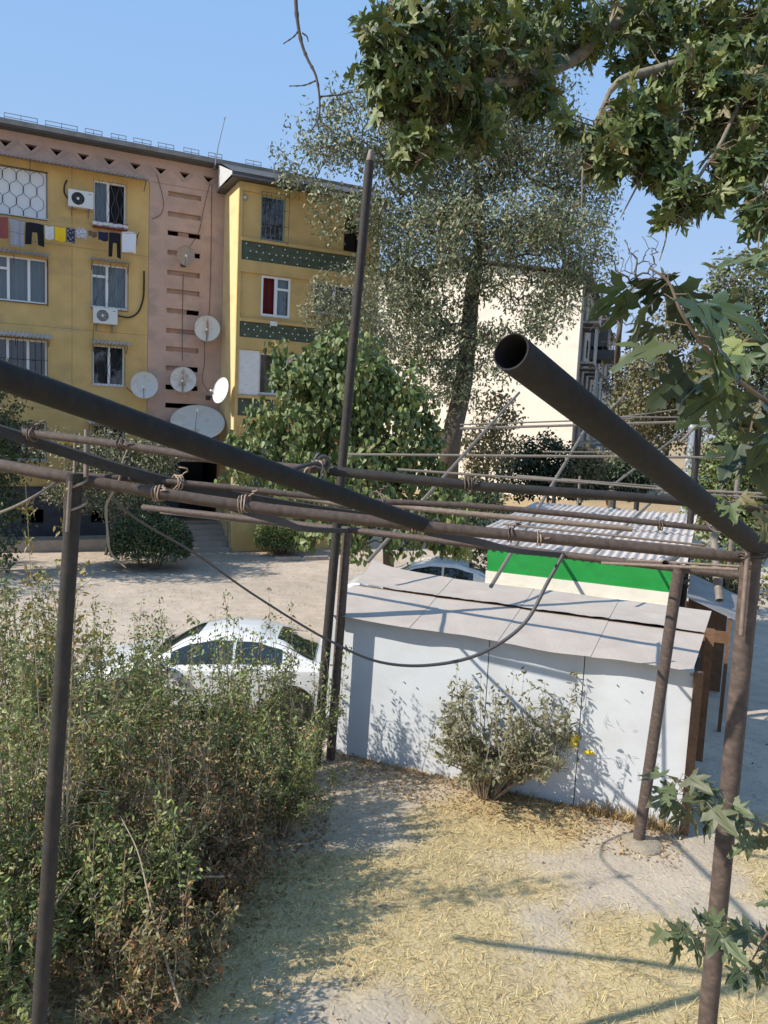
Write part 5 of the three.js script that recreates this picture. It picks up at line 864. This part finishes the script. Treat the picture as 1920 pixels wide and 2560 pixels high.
  // leafy sprays hanging close to the balcony
  const spray = (name, pts, n, size, spread, seed, rr = 0.007, pal = PAL.plane) => {
    const q = rng(seed), c = new THREE.CatmullRomCurve3(pts.map(L)).getPoints(24), sp = part(name, tube(c, c.map((_, i) => lerp(rr, rr * 0.35, i / 24)), 6), M.twig, o), sh = [0, 1, 2, 3, 4, 5].map(() => { const k = pickColour(q, pal); return leafMat(k[0], k[1], k[2], 0.35); });
    for (let i = 0; i < n; i++) {
      const t = (i + 0.4 * q()) / n, a = c[Math.min(24, Math.round(t * 24))], side = randDir(q); side.y = side.y * 0.6 - 0.1; const p = a.clone().addScaledVector(side, spread * (0.4 + 0.6 * q()));
      const d = side.clone(); d.y -= 0.45; const nn = randDir(q).multiplyScalar(0.7); nn.y += 0.9; nn.z += 0.3;
      const lf = part('leaf', GEO.planes[i % 3], sh[i % 6], sp), s = lerp(size * 0.7, size * 1.25, q()); leafFrame(mm, p, d, nn, s); mm.decompose(lf.position, lf.quaternion, lf.scale);
      part('leaf_stalk', tube([a, p.clone().addScaledVector(d.normalize(), -s * 0.28)], 0.0018, 4, false), M.twig, sp);
    }
  };
  spray('leafy_spray', [[1.51,5.04,-2.72], [1.23,5.16,-2.64], [1.06,5.27,-2.60], [0.93,5.40,-2.56], [0.88,5.50,-2.57], [0.82,5.54,-2.58]], 30, 0.17, 0.15, 41, 0.010, [[0.028, 0.05, 0.016, 0.45], [0.045, 0.075, 0.02, 0.35], [0.085, 0.115, 0.035, 0.2]]);
  spray('leafy_spray', [[1.72,5.16,-3.04], [1.51,5.22,-3.04], [1.42,5.10,-3.03], [1.40,4.97,-3.02]], 20, 0.15, 0.16, 43, 0.009, [[0.028, 0.05, 0.016, 0.45], [0.045, 0.075, 0.02, 0.35], [0.085, 0.115, 0.035, 0.2]]);
  spray('leafy_spray', [[1.78,5.58,-3.29], [1.52,5.44,-3.17], [1.39,5.38,-3.16], [1.27,5.27,-3.15]], 20, 0.15, 0.16, 45, 0.009);
  spray('leafy_spray', [[2.54,6.09,-4.75], [2.23,6.10,-4.75], [2.07,5.97,-4.74], [1.93,5.89,-4.73]], 16, 0.15, 0.2, 46, 0.008);
  spray('leafy_spray', [[2.66,2.61,-4.36], [2.32,2.74,-4.37], [2.08,2.82,-4.38], [1.88,2.89,-4.39], [1.81,2.98,-4.40]], 34, 0.165, 0.17, 47, 0.008, [[0.10, 0.13, 0.05, 0.5], [0.15, 0.17, 0.075, 0.5]]);
  spray('leafy_spray', [[2.62,2.00,-4.09], [2.30,2.12,-4.10], [2.09,2.22,-4.11], [1.88,2.19,-4.11], [1.77,2.28,-4.12]], 30, 0.15, 0.16, 49, 0.008, [[0.09, 0.12, 0.045, 0.6], [0.14, 0.16, 0.06, 0.4]]);
  spray('leafy_spray', [[2.32,2.66,-3.76], [2.16,2.44,-3.84], [2.11,2.20,-3.91], [2.05,2.09,-3.90]], 16, 0.13, 0.13, 51, 0.007, [[0.07, 0.10, 0.035, 0.6], [0.13, 0.15, 0.05, 0.4]]);
  spray('leafy_spray', [[1.92,4.59,-3.58], [1.75,4.69,-3.59], [1.63,4.73,-3.59], [1.56,4.75,-3.59]], 9, 0.12, 0.1, 53, 0.006);
}
// bare hanging twig against the sky
{
  const o = thing('bare_twig', 'bare knobbly twig hanging against the blue sky', 'branch', [-0.73,7.77,-5.35]);
  const T0 = V3([-0.73,7.77,-5.35]), L = p => V3(p).sub(T0), c = curve([L([-0.73,7.77,-5.35]), L([-0.71,7.58,-5.33]), L([-0.67,7.41,-5.31]), L([-0.63,7.32,-5.30]), L([-0.57,7.21,-5.28]), L([-0.54,7.06,-5.27]), L([-0.54,6.95,-5.26]), L([-0.58,6.86,-5.24])], 48);
  part('stem', tube(c, c.map((_, i) => lerp(0.013, 0.004, i / 48) * (i % 6 === 0 ? 1.35 : 1)), 7), M.darkTwig, o);
  for (const [a, b, d] of [[[-0.69,7.51,-5.32], [-0.72,7.46,-5.31], [-0.79,7.41,-5.31]], [[-0.67,7.48,-5.31], [-0.64,7.46,-5.31], [-0.63,7.43,-5.31]], [[-0.57,7.18,-5.28], [-0.64,7.15,-5.28], [-0.74,7.14,-5.28]], [[-0.54,7.08,-5.27], [-0.42,7.14,-5.38], [-0.35,7.20,-5.48]]]) { const k = curve([L(a), L(b), L(d)], 12); part('side_twig', tube(k, k.map((_, i) => lerp(0.005, 0.003, i / 12) * (i % 3 === 0 ? 1.5 : 1)), 6), M.darkTwig, o); }
}

// ---------------------------------------------------------------- trees and shrubs further off
const farTree = (name, label, px, base, ell, opt) => tree(name, label, { trunk: [[base[0], -0.1, base[2], opt.tr || 0.22], [lerp(base[0], ell[0][0], 0.4), ell[0][1] * 0.45, lerp(base[2], ell[0][2], 0.4), (opt.tr || 0.22) * 0.8], [ell[0][0], ell[0][1], ell[0][2], 0.06]], ell, per: 18, spread: 0.5, size: [0.18, 0.32], droop: 0.4, up: 0.6, geo: GEO.clump, tips: 260, tipR: 0.012, ...opt });
farTree('round_tree', 'dense green tree at the right edge beyond the plane leaves', 0, [37.40,0.00,-76.74], [E([19.87,12.39,-43.11], 3.4, 3.2, 3), E([18.93,9.32,-42.76], 2.6, 2.6, 2.4), E([20.71,8.33,-42.65], 2.6, 3, 2.6), E([18.12,12.47,-44.13], 1.2, 1.5, 1.2, 0.8)], { pal: PAL.far, seed: 101, tips: 420, per: 24, spread: 0.6 });
farTree('olive_tree', 'olive brown tree behind the white pole', 0, [26.35,0.00,-73.06], [E([16.72,8.84,-46.74], 2.8, 3, 2.6), E([15.15,6.88,-46.51], 2.2, 2.4, 2.2), E([18.25,6.78,-46.50], 2.6, 2.6, 2.4), E([16.13,11.42,-47.03], 1.6, 1.5, 1.6, 0.7)], { pal: PAL.olive, seed: 103, tips: 420, per: 22, spread: 0.6, twigs: 1 });
farTree('background_tree', 'low tree growing right of the pale building side', 0, [24.47,0.00,-76.71], [E([18.60,5.26,-58.40], 2.6, 2.6, 2.4), E([18.14,8.92,-60.83], 1.4, 2.6, 1.4, 0.8)], { pal: PAL.olive, seed: 105, tips: 240, per: 20, spread: 0.6 });
farTree('dark_shrub', 'dark green shrub at the foot of the pale gable', 0, [10.87,0.00,-51.15], [E([9.07,3.38,-44.10], 2.0, 1.5, 1.4), E([10.37,2.31,-43.98], 1.8, 1.0, 1.4), E([7.86,2.42,-43.99], 1.6, 1.2, 1.2)], { pal: PAL.dark, seed: 107, tips: 240, per: 26, tr: 0.1, size: [0.16, 0.26], group: 'shrubs along the far edge', category: 'shrub' });
farTree('dark_shrub', 'dark green shrub right of the slanting trellis pipes', 0, [15.93,0.00,-54.94], [E([12.73,2.51,-46.01], 2.2, 1.0, 1.4), E([14.40,2.47,-46.01], 1.6, 1.0, 1.4)], { pal: PAL.dark, seed: 109, tips: 200, per: 26, tr: 0.1, size: [0.16, 0.26], group: 'shrubs along the far edge', category: 'shrub' });
farTree('yellowing_shrub', 'yellowing shrub between the two dark shrubs', 0, [13.25,0.00,-52.18], [E([10.94,3.34,-42.08], 1.1, 0.8, 0.9), E([10.33,2.45,-41.98], 0.8, 0.6, 0.8)], { pal: PAL.olive, seed: 110, tips: 100, per: 22, tr: 0.07, size: [0.14, 0.22], group: 'shrubs along the far edge', category: 'shrub' });
farTree('yellowing_shrub', 'thin brownish sapling in front of the pale gable', 0, [4.90,0.00,-37.29], [E([3.92,4.10,-30.09], 1.2, 1.2, 1.0), E([3.53,2.54,-29.91], 1.2, 0.8, 1.0), E([4.17,5.50,-30.25], 0.9, 0.9, 0.8)], { pal: PAL.olive, seed: 111, tips: 200, per: 14, tr: 0.07, size: [0.12, 0.2], spread: 0.4, twigs: 1, category: 'shrub' });
farTree('green_thicket', 'leafy green thicket behind the right post', 0, [14.48,0.00,-30.22], [E([11.33,4.41,-24.09], 1.2, 1.4, 1.2), E([10.42,2.64,-23.89], 1.0, 0.9, 1.0), E([11.67,2.45,-23.86], 1.2, 1.0, 1.0), E([10.79,3.95,-25.04], 0.9, 1.2, 1.0, 0.7), E([9.38,1.58,-21.75], 0.9, 0.5, 0.8, 0.8), E([9.62,1.45,-20.73], 0.7, 0.4, 0.6, 0.7)], { pal: PAL.mulberry, seed: 113, tips: 380, per: 26, tr: 0.08, size: [0.10, 0.18], spread: 0.35, category: 'shrub' });
farTree('low_bush', 'low yellowish bush beside the garage back corner', 0, [10.66,0.00,-23.57], [E([7.14,1.93,-16.26], 0.55, 0.35, 0.5), E([7.66,1.87,-16.25], 0.5, 0.4, 0.5)], { pal: PAL.olive, seed: 114, tips: 90, per: 20, tr: 0.03, size: [0.06, 0.1], spread: 0.2, category: 'shrub' });
farTree('green_thicket', 'leafy growth between mulberry trunk and kiosk', 0, [2.67,0.00,-25.81], [E([2.54,1.57,-22.76], 0.9, 0.6, 0.7), E([1.91,2.25,-22.84], 1.0, 0.7, 0.8), E([2.84,2.66,-23.89], 1.0, 0.7, 0.8)], { pal: PAL.hedge, seed: 115, tips: 170, per: 22, tr: 0.06, size: [0.09, 0.16], spread: 0.32, category: 'shrub' });
// leafless tree
{
  const b = [19.75,0.00,-65.46], o = thing('bare_tree', 'leafless grey tree right of the pale building', 'tree', [b[0], 0, b[2]]), r = rng(121), tips = [];
  for (let i = 0; i < 150; i++) { const e = i < 110 ? E([13.88,13.54,-49.28], 2.4, 3.4, 1.8) : E([14.88,16.05,-49.57], 1.6, 1.6, 1.4); tips.push(inEllipsoid(r, e).sub(V(b[0], 0, b[2]))); }
  const t = [14.02,10.58,-48.95], g = grow([[0, -0.1, 0, 0.3], [0, 3, 0, 0.26], [t[0] - b[0], t[1], t[2] - b[2], 0.18], [t[0] - b[0] + 0.2, t[1] + 3, t[2] - b[2], 0.08]], tips, r, { tipR: 0.022, wiggle: 0.09, maxTrunk: 0.5 });
  part('trunk', g.trunk, M.bark, o); part('branches', g.limbs, M.bark, o);
}
farTree('left_tree', 'leafy tree at the left edge before the yellow wall', 0, [-13.6, 0, -22.5], [E([-12.19,3.37,-22.96], 1.6, 1.8, 1.5), E([-11.31,2.47,-22.86], 0.8, 1.6, 0.9), E([-11.05,4.49,-23.09], 0.8, 0.45, 0.7, 0.6), E([-12.76,5.09,-22.15], 2.2, 2.0, 2), E([-11.34,0.77,-22.16], 0.9, 0.7, 0.8)], { pal: PAL.hedge, seed: 123, tips: 420, per: 22, tr: 0.16, size: [0.10, 0.17], spread: 0.34 });
farTree('courtyard_tree', 'leafy courtyard tree left of the yellow block', 0, [-19, 0, -19], [E([-18.5, 5.2, -18.5], 2.6, 2.4, 2.6), E([-20.5, 6.2, -20], 2.4, 2.2, 2.4)], { pal: PAL.elm, seed: 125, tips: 240, per: 20, tr: 0.2, size: [0.14, 0.22] });
farTree('small_tree', 'small tree with fine pale leaves above the clipped hedge', 0, [-9.66,0.00,-26.60], [E([-8.52,3.00,-25.94], 1.4, 1.0, 1.0), E([-9.49,3.63,-26.01], 1.3, 0.6, 0.9), E([-10.51,2.38,-25.87], 1.0, 0.8, 0.8, 0.7), E([-7.61,3.71,-26.02], 0.8, 0.6, 0.7), E([-8.47,1.93,-25.82], 1.2, 0.6, 0.9), E([-11.25,3.81,-26.03], 0.9, 0.4, 0.7, 0.7)], { pal: PAL.silver, seed: 127, tips: 520, per: 24, tr: 0.06, size: [0.09, 0.15], spread: 0.3, geo: GEO.oval });
function clippedHedge(label, base, rx, ry, rz, n, pal, seed, size = [0.09, 0.14]) {
  const o = thing('clipped_hedge', label, 'hedge', base, 0, 'clipped hedges by the entrance'), r = rng(seed), L = [];
  for (let i = 0; i < n; i++) { const d = randDir(r); if (d.y < -0.5) d.y *= -0.6; const k = Math.pow(r(), 0.25) * (0.93 + 0.14 * fbm(d.x * 3 + 5, d.z * 3 + d.y * 2, seed)); const sq = Math.pow(Math.max(Math.abs(d.x), Math.abs(d.y), Math.abs(d.z)), -0.35); const p = V(d.x * rx * k * sq, ry + d.y * ry * k * sq, d.z * rz * k * sq); if (p.y < 0.05) p.y = 0.05 + r() * 0.2; const q = randDir(r).multiplyScalar(0.8).add(d); L.push({ p, d: q, n: d.clone().add(V(0, 0.4, 0)).addScaledVector(randDir(r), 0.5), s: lerp(size[0], size[1], r()) }); }
  foliage('foliage', L, GEO.oval, LM.elm, pal, o, seed + 1);
  const st = []; for (let i = 0; i < 14; i++) { const a = r() * 6.28; st.push(tube([[Math.cos(a) * rx * 0.2, -0.05, Math.sin(a) * rz * 0.2], [Math.cos(a) * rx * 0.5, ry, Math.sin(a) * rz * 0.5], [Math.cos(a) * rx * 0.7, ry * 1.6, Math.sin(a) * rz * 0.7]], [0.02, 0.014, 0.006], 5)); } part('stems', st, M.twig, o);
  return o;
}
clippedHedge('round clipped dark hedge beside the entrance steps', [-7.46,0.00,-24.60], 1.28, 0.86, 1.0, 12000, PAL.hedge, 131);
clippedHedge('small clipped hedge before the bay, right of the steps', [-3.80,0.00,-28.47], 0.95, 0.62, 0.8, 7000, PAL.mulberry, 133);
{
  const o = thing('barred_bench', 'low metal rail frame beside the small hedge', 'railing', [-5.10,0.00,-29.03], 0.4);
  for (let i = 0; i < 9; i++) part('bar', tube([[-0.6 + i * 0.14, 0.1, 0], [-0.6 + i * 0.14, 1.0, 0]], 0.012, 5), M.ironBlue, o);
  part('rail', [tube([[-0.65, 1.0, 0], [0.6, 1.0, 0]], 0.016, 5), tube([[-0.65, 0.12, 0], [0.6, 0.12, 0]], 0.016, 5), tube([[-0.6, 0, 0], [-0.6, 1, 0]], 0.02, 5), tube([[0.55, 0, 0], [0.55, 1, 0]], 0.02, 5)], M.ironBlue, o);
}
for (const [p, l] of [[[-2.37,0.00,-27.57], 'broken kerb stone at the end of the small hedge'], [[-3.33,0.00,-27.15], 'kerb stone lying in front of the small hedge']]) single('kerb_stone', box(-0.45, 0.45, 0, 0.14, -0.08, 0.08).rotateY(0.4).translate(...p), M.concrete, l, 'stone', 'kerb stones by the hedge');

// ---------------------------------------------------------------- foreground shrubs
function shrub(label, base, h0, spread, stems0, leaves, pal, seed, { size = [0.04, 0.07], lean = [0, 0], twigM = M.dryTwig, geo = GEO.oval, name = 'privet_shrub', group = 'shrubs in the foreground', low = 0.04 } = {}) {
  const h = h0 * 1.0, stems = Math.round(stems0 * 1.5), o = thing(name, label, 'shrub', base, 0, group), r = rng(seed), st = [], L = [], pts = [];
  for (let i = 0; i < stems; i++) {
    const a = r() * 6.2832, q = Math.sqrt(r()), x1 = Math.cos(a) * spread * q + lean[0], z1 = Math.sin(a) * spread * q + lean[1], hh = h * (0.5 + 0.62 * Math.pow(r(), 1.3)) * (1.12 - 0.3 * q);
    const b0 = V(Math.cos(a) * 0.15 * q, -0.05, Math.sin(a) * 0.15 * q), e = V(x1, hh, z1), m1 = b0.clone().lerp(e, 0.35).add(V((r() - 0.5) * 0.15, 0.12 * h * q, (r() - 0.5) * 0.15)), m2 = b0.clone().lerp(e, 0.7).add(V((r() - 0.5) * 0.34, 0.1 * h * q, (r() - 0.5) * 0.34));
    const c = new THREE.CatmullRomCurve3([b0, m1, m2, e]).getPoints(10); st.push(tube(c, c.map((_, k) => lerp(0.012, 0.0035, k / 10)), 5, false));
    for (let k = 3; k <= 10; k++) { const nb = k === 10 ? 1 : 2 + (r() < 0.5 ? 1 : 0); for (let t = 0; t < nb; t++) { const d = randDir(r); d.y = Math.abs(d.y) * 0.7 + 0.1; const ln = (0.07 + 0.2 * r()) * (h / 2), s = c[k], f = s.clone().addScaledVector(d, ln); st.push(tube([s, s.clone().lerp(f, 0.5).add(V(0, 0.02, 0)), f], [0.004, 0.003, 0.002], 3, false)); for (let w = 1; w <= 4; w++) pts.push([s.clone().lerp(f, w / 4), d]); } }
  }
  for (let i = 0; i < stems * 0.35; i++) { // whippy upright shoots above the mass
    const a = r() * 6.2832, q = Math.sqrt(r()) * 0.9, b0 = V(Math.cos(a) * spread * q + lean[0], h * 0.55, Math.sin(a) * spread * q + lean[1]), e = b0.clone().add(V((r() - 0.5) * 0.25, h * (0.38 + 0.36 * r()), (r() - 0.5) * 0.25)), c = new THREE.CatmullRomCurve3([b0, b0.clone().lerp(e, 0.5).add(V((r() - 0.5) * 0.1, 0, (r() - 0.5) * 0.1)), e]).getPoints(8);
    st.push(tube(c, c.map((_, k) => lerp(0.005, 0.002, k / 8)), 4, false)); for (let k = 2; k <= 8; k++) for (let w = 0; w < 5; w++) pts.push([c[k].clone().addScaledVector(randDir(r), 0.03), randDir(r)]);
  }
  const kept = pts.filter(p => p[0].y > h * low || r() < 0.25);
  for (let i = 0; i < leaves * 2; i++) { const [p, d] = kept[Math.floor(r() * kept.length)], ld = randDir(r).multiplyScalar(0.9).addScaledVector(d, 0.6); ld.y -= 0.15; const n = randDir(r); n.y += 0.7; const dry = p.y < h * 0.45 && r() < 0.35; L.push({ p: p.clone().addScaledVector(randDir(r), 0.045), d: ld, n, s: lerp(size[0], size[1], r()), c: dry ? pickColour(r, PAL.dryShrub) : null }); }
  part('stems', st, twigM, o); foliage('foliage', L, geo, LM.elm, pal, o, seed + 7);
  return o;
}
const S = PAL.shrub;
shrub('tall green shrub left of the front left post', [-3.32,0.00,-6.62], 2.35, 0.7, 26, 3600, S, 201);
shrub('dense shrub at the lower left corner of the picture', [-3.15,0.00,-5.94], 1.3, 0.45, 20, 2600, S, 203);
shrub('shrub with bare pale stems right of the front left post', [-2.04,0.00,-6.44], 1.45, 0.5, 24, 2600, S, 205);
shrub('broad green shrub behind the front left post', [-3.10,0.00,-7.84], 2.2, 0.85, 28, 4200, S, 207);
shrub('brownish shrub in the middle of the thicket', [-1.98,0.00,-7.24], 1.7, 0.7, 26, 3000, PAL.dryShrub, 209);
shrub('low dry shrub at the right front of the thicket', [-1.58,0.00,-8.04], 1.15, 0.65, 24, 2200, PAL.dryShrub, 211);
shrub('green shrub at the right flank of the thicket', [-1.13,0.00,-8.92], 1.35, 0.75, 26, 3000, S, 213);
shrub('leafy shrub before the white sedan door', [-2.23,0.00,-9.01], 2.0, 0.85, 28, 3800, S, 215);
shrub('tallest shrub hiding the hood of the white sedan', [-3.44,0.00,-9.62], 2.05, 0.85, 26, 3600, S, 217);
shrub('shrub at the far left beside the picture edge', [-4.49,0.00,-9.20], 2.6, 0.85, 26, 4000, S, 219);
shrub('sparse shrub with upright shoots before the sedan rear window', [-1.77,0.00,-10.24], 2.15, 0.75, 16, 1700, S, 221);
shrub('thin shrub touching the two rear left posts', [-1.01,0.00,-10.20], 1.75, 0.6, 14, 1300, S, 223);
shrub('yellowing shrub behind the front left post', [-4.53,0.00,-10.59], 2.1, 0.7, 20, 2200, [[0.20, 0.18, 0.04, 0.5], [0.15, 0.165, 0.045, 0.5]], 225);
shrub('shrub before the sedan front wheel', [-3.14,0.00,-10.74], 1.9, 0.75, 18, 1900, S, 227);
shrub('low leafy shrub under the tall green shrub', [-2.46,0.00,-6.36], 1.1, 0.38, 20, 2400, S, 229);
shrub('low brown shrub at the bottom edge right of the front left post', [-1.84,0.00,-5.72], 1.0, 0.5, 22, 1900, PAL.dryShrub, 241);
shrub('smallest dry shrub at the front edge of the thicket', [-1.60,0.00,-6.27], 0.75, 0.5, 20, 1500, PAL.dryShrub, 243);
shrub('green shrub in the very bottom left corner', [-2.83,0.00,-5.39], 1.15, 0.42, 20, 1900, S, 245);
shrub('orange brown dying shrub before the thicket', [-1.60,0.00,-7.33], 0.95, 0.6, 24, 2200, [[0.28, 0.16, 0.06, 0.5], [0.22, 0.11, 0.045, 0.3], [0.16, 0.15, 0.05, 0.2]], 247);
shrub('pale dusty bush against the garage wall', [1.58,0.00,-10.16], 1.45, 1.05, 56, 3200, [[0.22, 0.215, 0.11, 0.5], [0.27, 0.25, 0.13, 0.3], [0.16, 0.16, 0.07, 0.2]], 231, { size: [0.055, 0.10], lean: [0.15, 0.12], geo: GEO.oval, name: 'wall_bush', group: undefined, low: 0.3 });
{
  const o = thing('dead_stem', 'long pale bare stems leaning through the thicket', 'branch', [-2.23,0.00,-6.09]), B = V3([-2.23,0.00,-6.09]);
  for (const pts of [[[-1.38,0.51,-5.43], [-1.69,0.97,-5.78], [-1.93,1.33,-6.12], [-2.19,1.47,-6.44]], [[-2.83,0.66,-5.85], [-2.62,0.86,-5.97], [-2.45,1.09,-6.20], [-2.33,1.29,-6.42]], [[-1.33,0.75,-6.76], [-1.65,0.82,-6.57], [-2.05,0.60,-6.34]], [[-3.45,1.43,-6.84], [-3.08,1.19,-6.61], [-2.76,0.85,-6.37]], [[-1.73,0.78,-7.17], [-1.98,0.65,-6.95], [-2.10,0.46,-6.73]]]) part('stem', tube(curve(pts.map(p => V3(p).sub(B)), 16), Array.from({ length: 17 }, (_, k) => lerp(0.011, 0.004, k / 16)), 6), M.dryTwig, o);
}
{ // golden shoot rising beside the left post
  shrub('slim golden shoot rising beside the front left post', [V3([-2.74,3.72,-6.50]).x, 0, V3([-2.74,3.72,-6.50]).z], 3.95, 0.22, 3, 420, [[0.30, 0.22, 0.05, 0.7], [0.16, 0.17, 0.05, 0.3]], 233, { low: 0.72, name: 'golden_shoot' });
}

// ---------------------------------------------------------------- straw, litter and stones on the ground
{
  const r = rng(301), gS = ovalLeaf(0.05, 0.02, 0.25), L = [];
  for (let i = 0; i < 220000 && L.length < 72000; i++) {
    const x = -4 + r() * 10, z = -3.4 - r() * 8.6, s = strawShare(x, z); if (r() > s * 0.95 + 0.06 * gardenMask(x, z)) continue;
    const f = V(x - GP[0], 0, z - GP[2]); if (f.dot(gN) < 0.02 && f.dot(gDir) > -0.1 && f.dot(gDir) < 5) continue;
    const d = randDir(r); d.y = Math.abs(d.y) * 0.35 + 0.02; const y = (fbm(x * 0.6, z * 0.6, 211, 4) - 0.5) * 0.09; L.push({ p: V(x, y + 0.003, z), d, n: V(0, 1, 0).addScaledVector(randDir(r), 0.4), s: lerp(0.04, 0.13, r()) });
  }
  const m = mat(1, 1, 1, 0.95), inst = foliage('dry_grass', L, gS, m, [[0.58, 0.445, 0.195, 0.55], [0.66, 0.55, 0.29, 0.25], [0.30, 0.21, 0.09, 0.2]], scene, 303); inst.userData.label = 'dry yellow straw lying over the garden soil'; inst.userData.category = 'grass';
  const L2 = [];
  for (let i = 0; i < 17000; i++) { let x, z; if (i > 8600) { x = -4.2 + r() * 3.7; z = -5.3 - r() * 4.2; if (x > -1.9 - (z + 5.3) * 0.42 + 0.5 * (r() - 0.5)) continue; } else if (i > 5200) { x = -11 + r() * 12; z = -13 - Math.pow(r(), 0.7) * 15; if (fbm(x * 0.5, z * 0.5, 77, 3) < 0.45 && r() < 0.8) continue; } else if (i < 2600) { const t = r() * 5, o = Math.pow(r(), 1.6) * 0.9 + 0.03; x = GP[0] + gDir.x * t + gN.x * o; z = GP[2] + gDir.z * t + gN.z * o; } else { x = -4 + r() * 4.6; z = -5 - r() * 6; if (r() < smooth(-1.5, 0.5, x)) continue; } const d = randDir(r); d.y *= 0.25; const y = (fbm(x * 0.6, z * 0.6, 211, 4) - 0.5) * 0.09; L2.push({ p: V(x, y + 0.012 + r() * 0.012, z), d, n: V(0, 1, 0).addScaledVector(randDir(r), 0.5), s: lerp(0.03, 0.065, r()) }); }
  const lit = foliage('fallen_leaves', L2, GEO.oval, m, [[0.28, 0.17, 0.07, 0.5], [0.20, 0.10, 0.05, 0.25], [0.40, 0.28, 0.12, 0.25]], scene, 305); lit.userData.label = 'brown fallen leaves along the garage wall and shrubs'; lit.userData.category = 'leaf litter';
  const stone = new THREE.IcosahedronGeometry(1, 1); { const p = stone.attributes.position; for (let i = 0; i < p.count; i++) { const f = 0.8 + 0.4 * hash2(Math.round(p.getX(i) * 9), Math.round(p.getY(i) * 9 + p.getZ(i) * 5), 4); p.setXYZ(i, p.getX(i) * f, p.getY(i) * f * 0.6, p.getZ(i) * f); } stone.computeVertexNormals(); }
  const L3 = []; for (let i = 0; i < 2600; i++) { const x = -14 + r() * 22, z = -4 - r() * 25; L3.push({ p: V(x, (fbm(x * 0.6, z * 0.6, 211, 4) - 0.5) * 0.09, z), d: V(r() - 0.5, 0.02, r() - 0.5), n: V(0, 1, 0), s: 0.006 + 0.018 * Math.pow(r(), 3) }); }
  const peb = foliage('pebbles', L3, stone, m, [[0.34, 0.29, 0.23, 0.6], [0.24, 0.20, 0.16, 0.4]], scene, 307); peb.userData.label = 'small stones and clods scattered over the dust'; peb.userData.category = 'pebbles';
  // dry weeds at the foot of the garage wall
  const L4 = []; for (let i = 0; i < 2400; i++) { const t = r() < 0.5 ? 3.7 + r() * 1.25 : 0.1 + r() * 4.6, o = 0.03 + 0.10 * r(); const d = V((r() - 0.5) * 0.9, 1, (r() - 0.5) * 0.9); L4.push({ p: V(GP[0] + gDir.x * t + gN.x * o, 0.0, GP[2] + gDir.z * t + gN.z * o), d, n: randDir(r), s: lerp(0.05, t > 3.7 ? 0.32 : 0.16, r() * r()) }); }
  const wd = foliage('dry_weeds', L4, ovalLeaf(0.04, 0.02, 0.3), m, [[0.50, 0.36, 0.16, 0.6], [0.36, 0.25, 0.12, 0.4]], scene, 309); wd.userData.label = 'thin dry weeds along the foot of the garage wall'; wd.userData.category = 'weeds';
}

renderer.render(scene, camera);
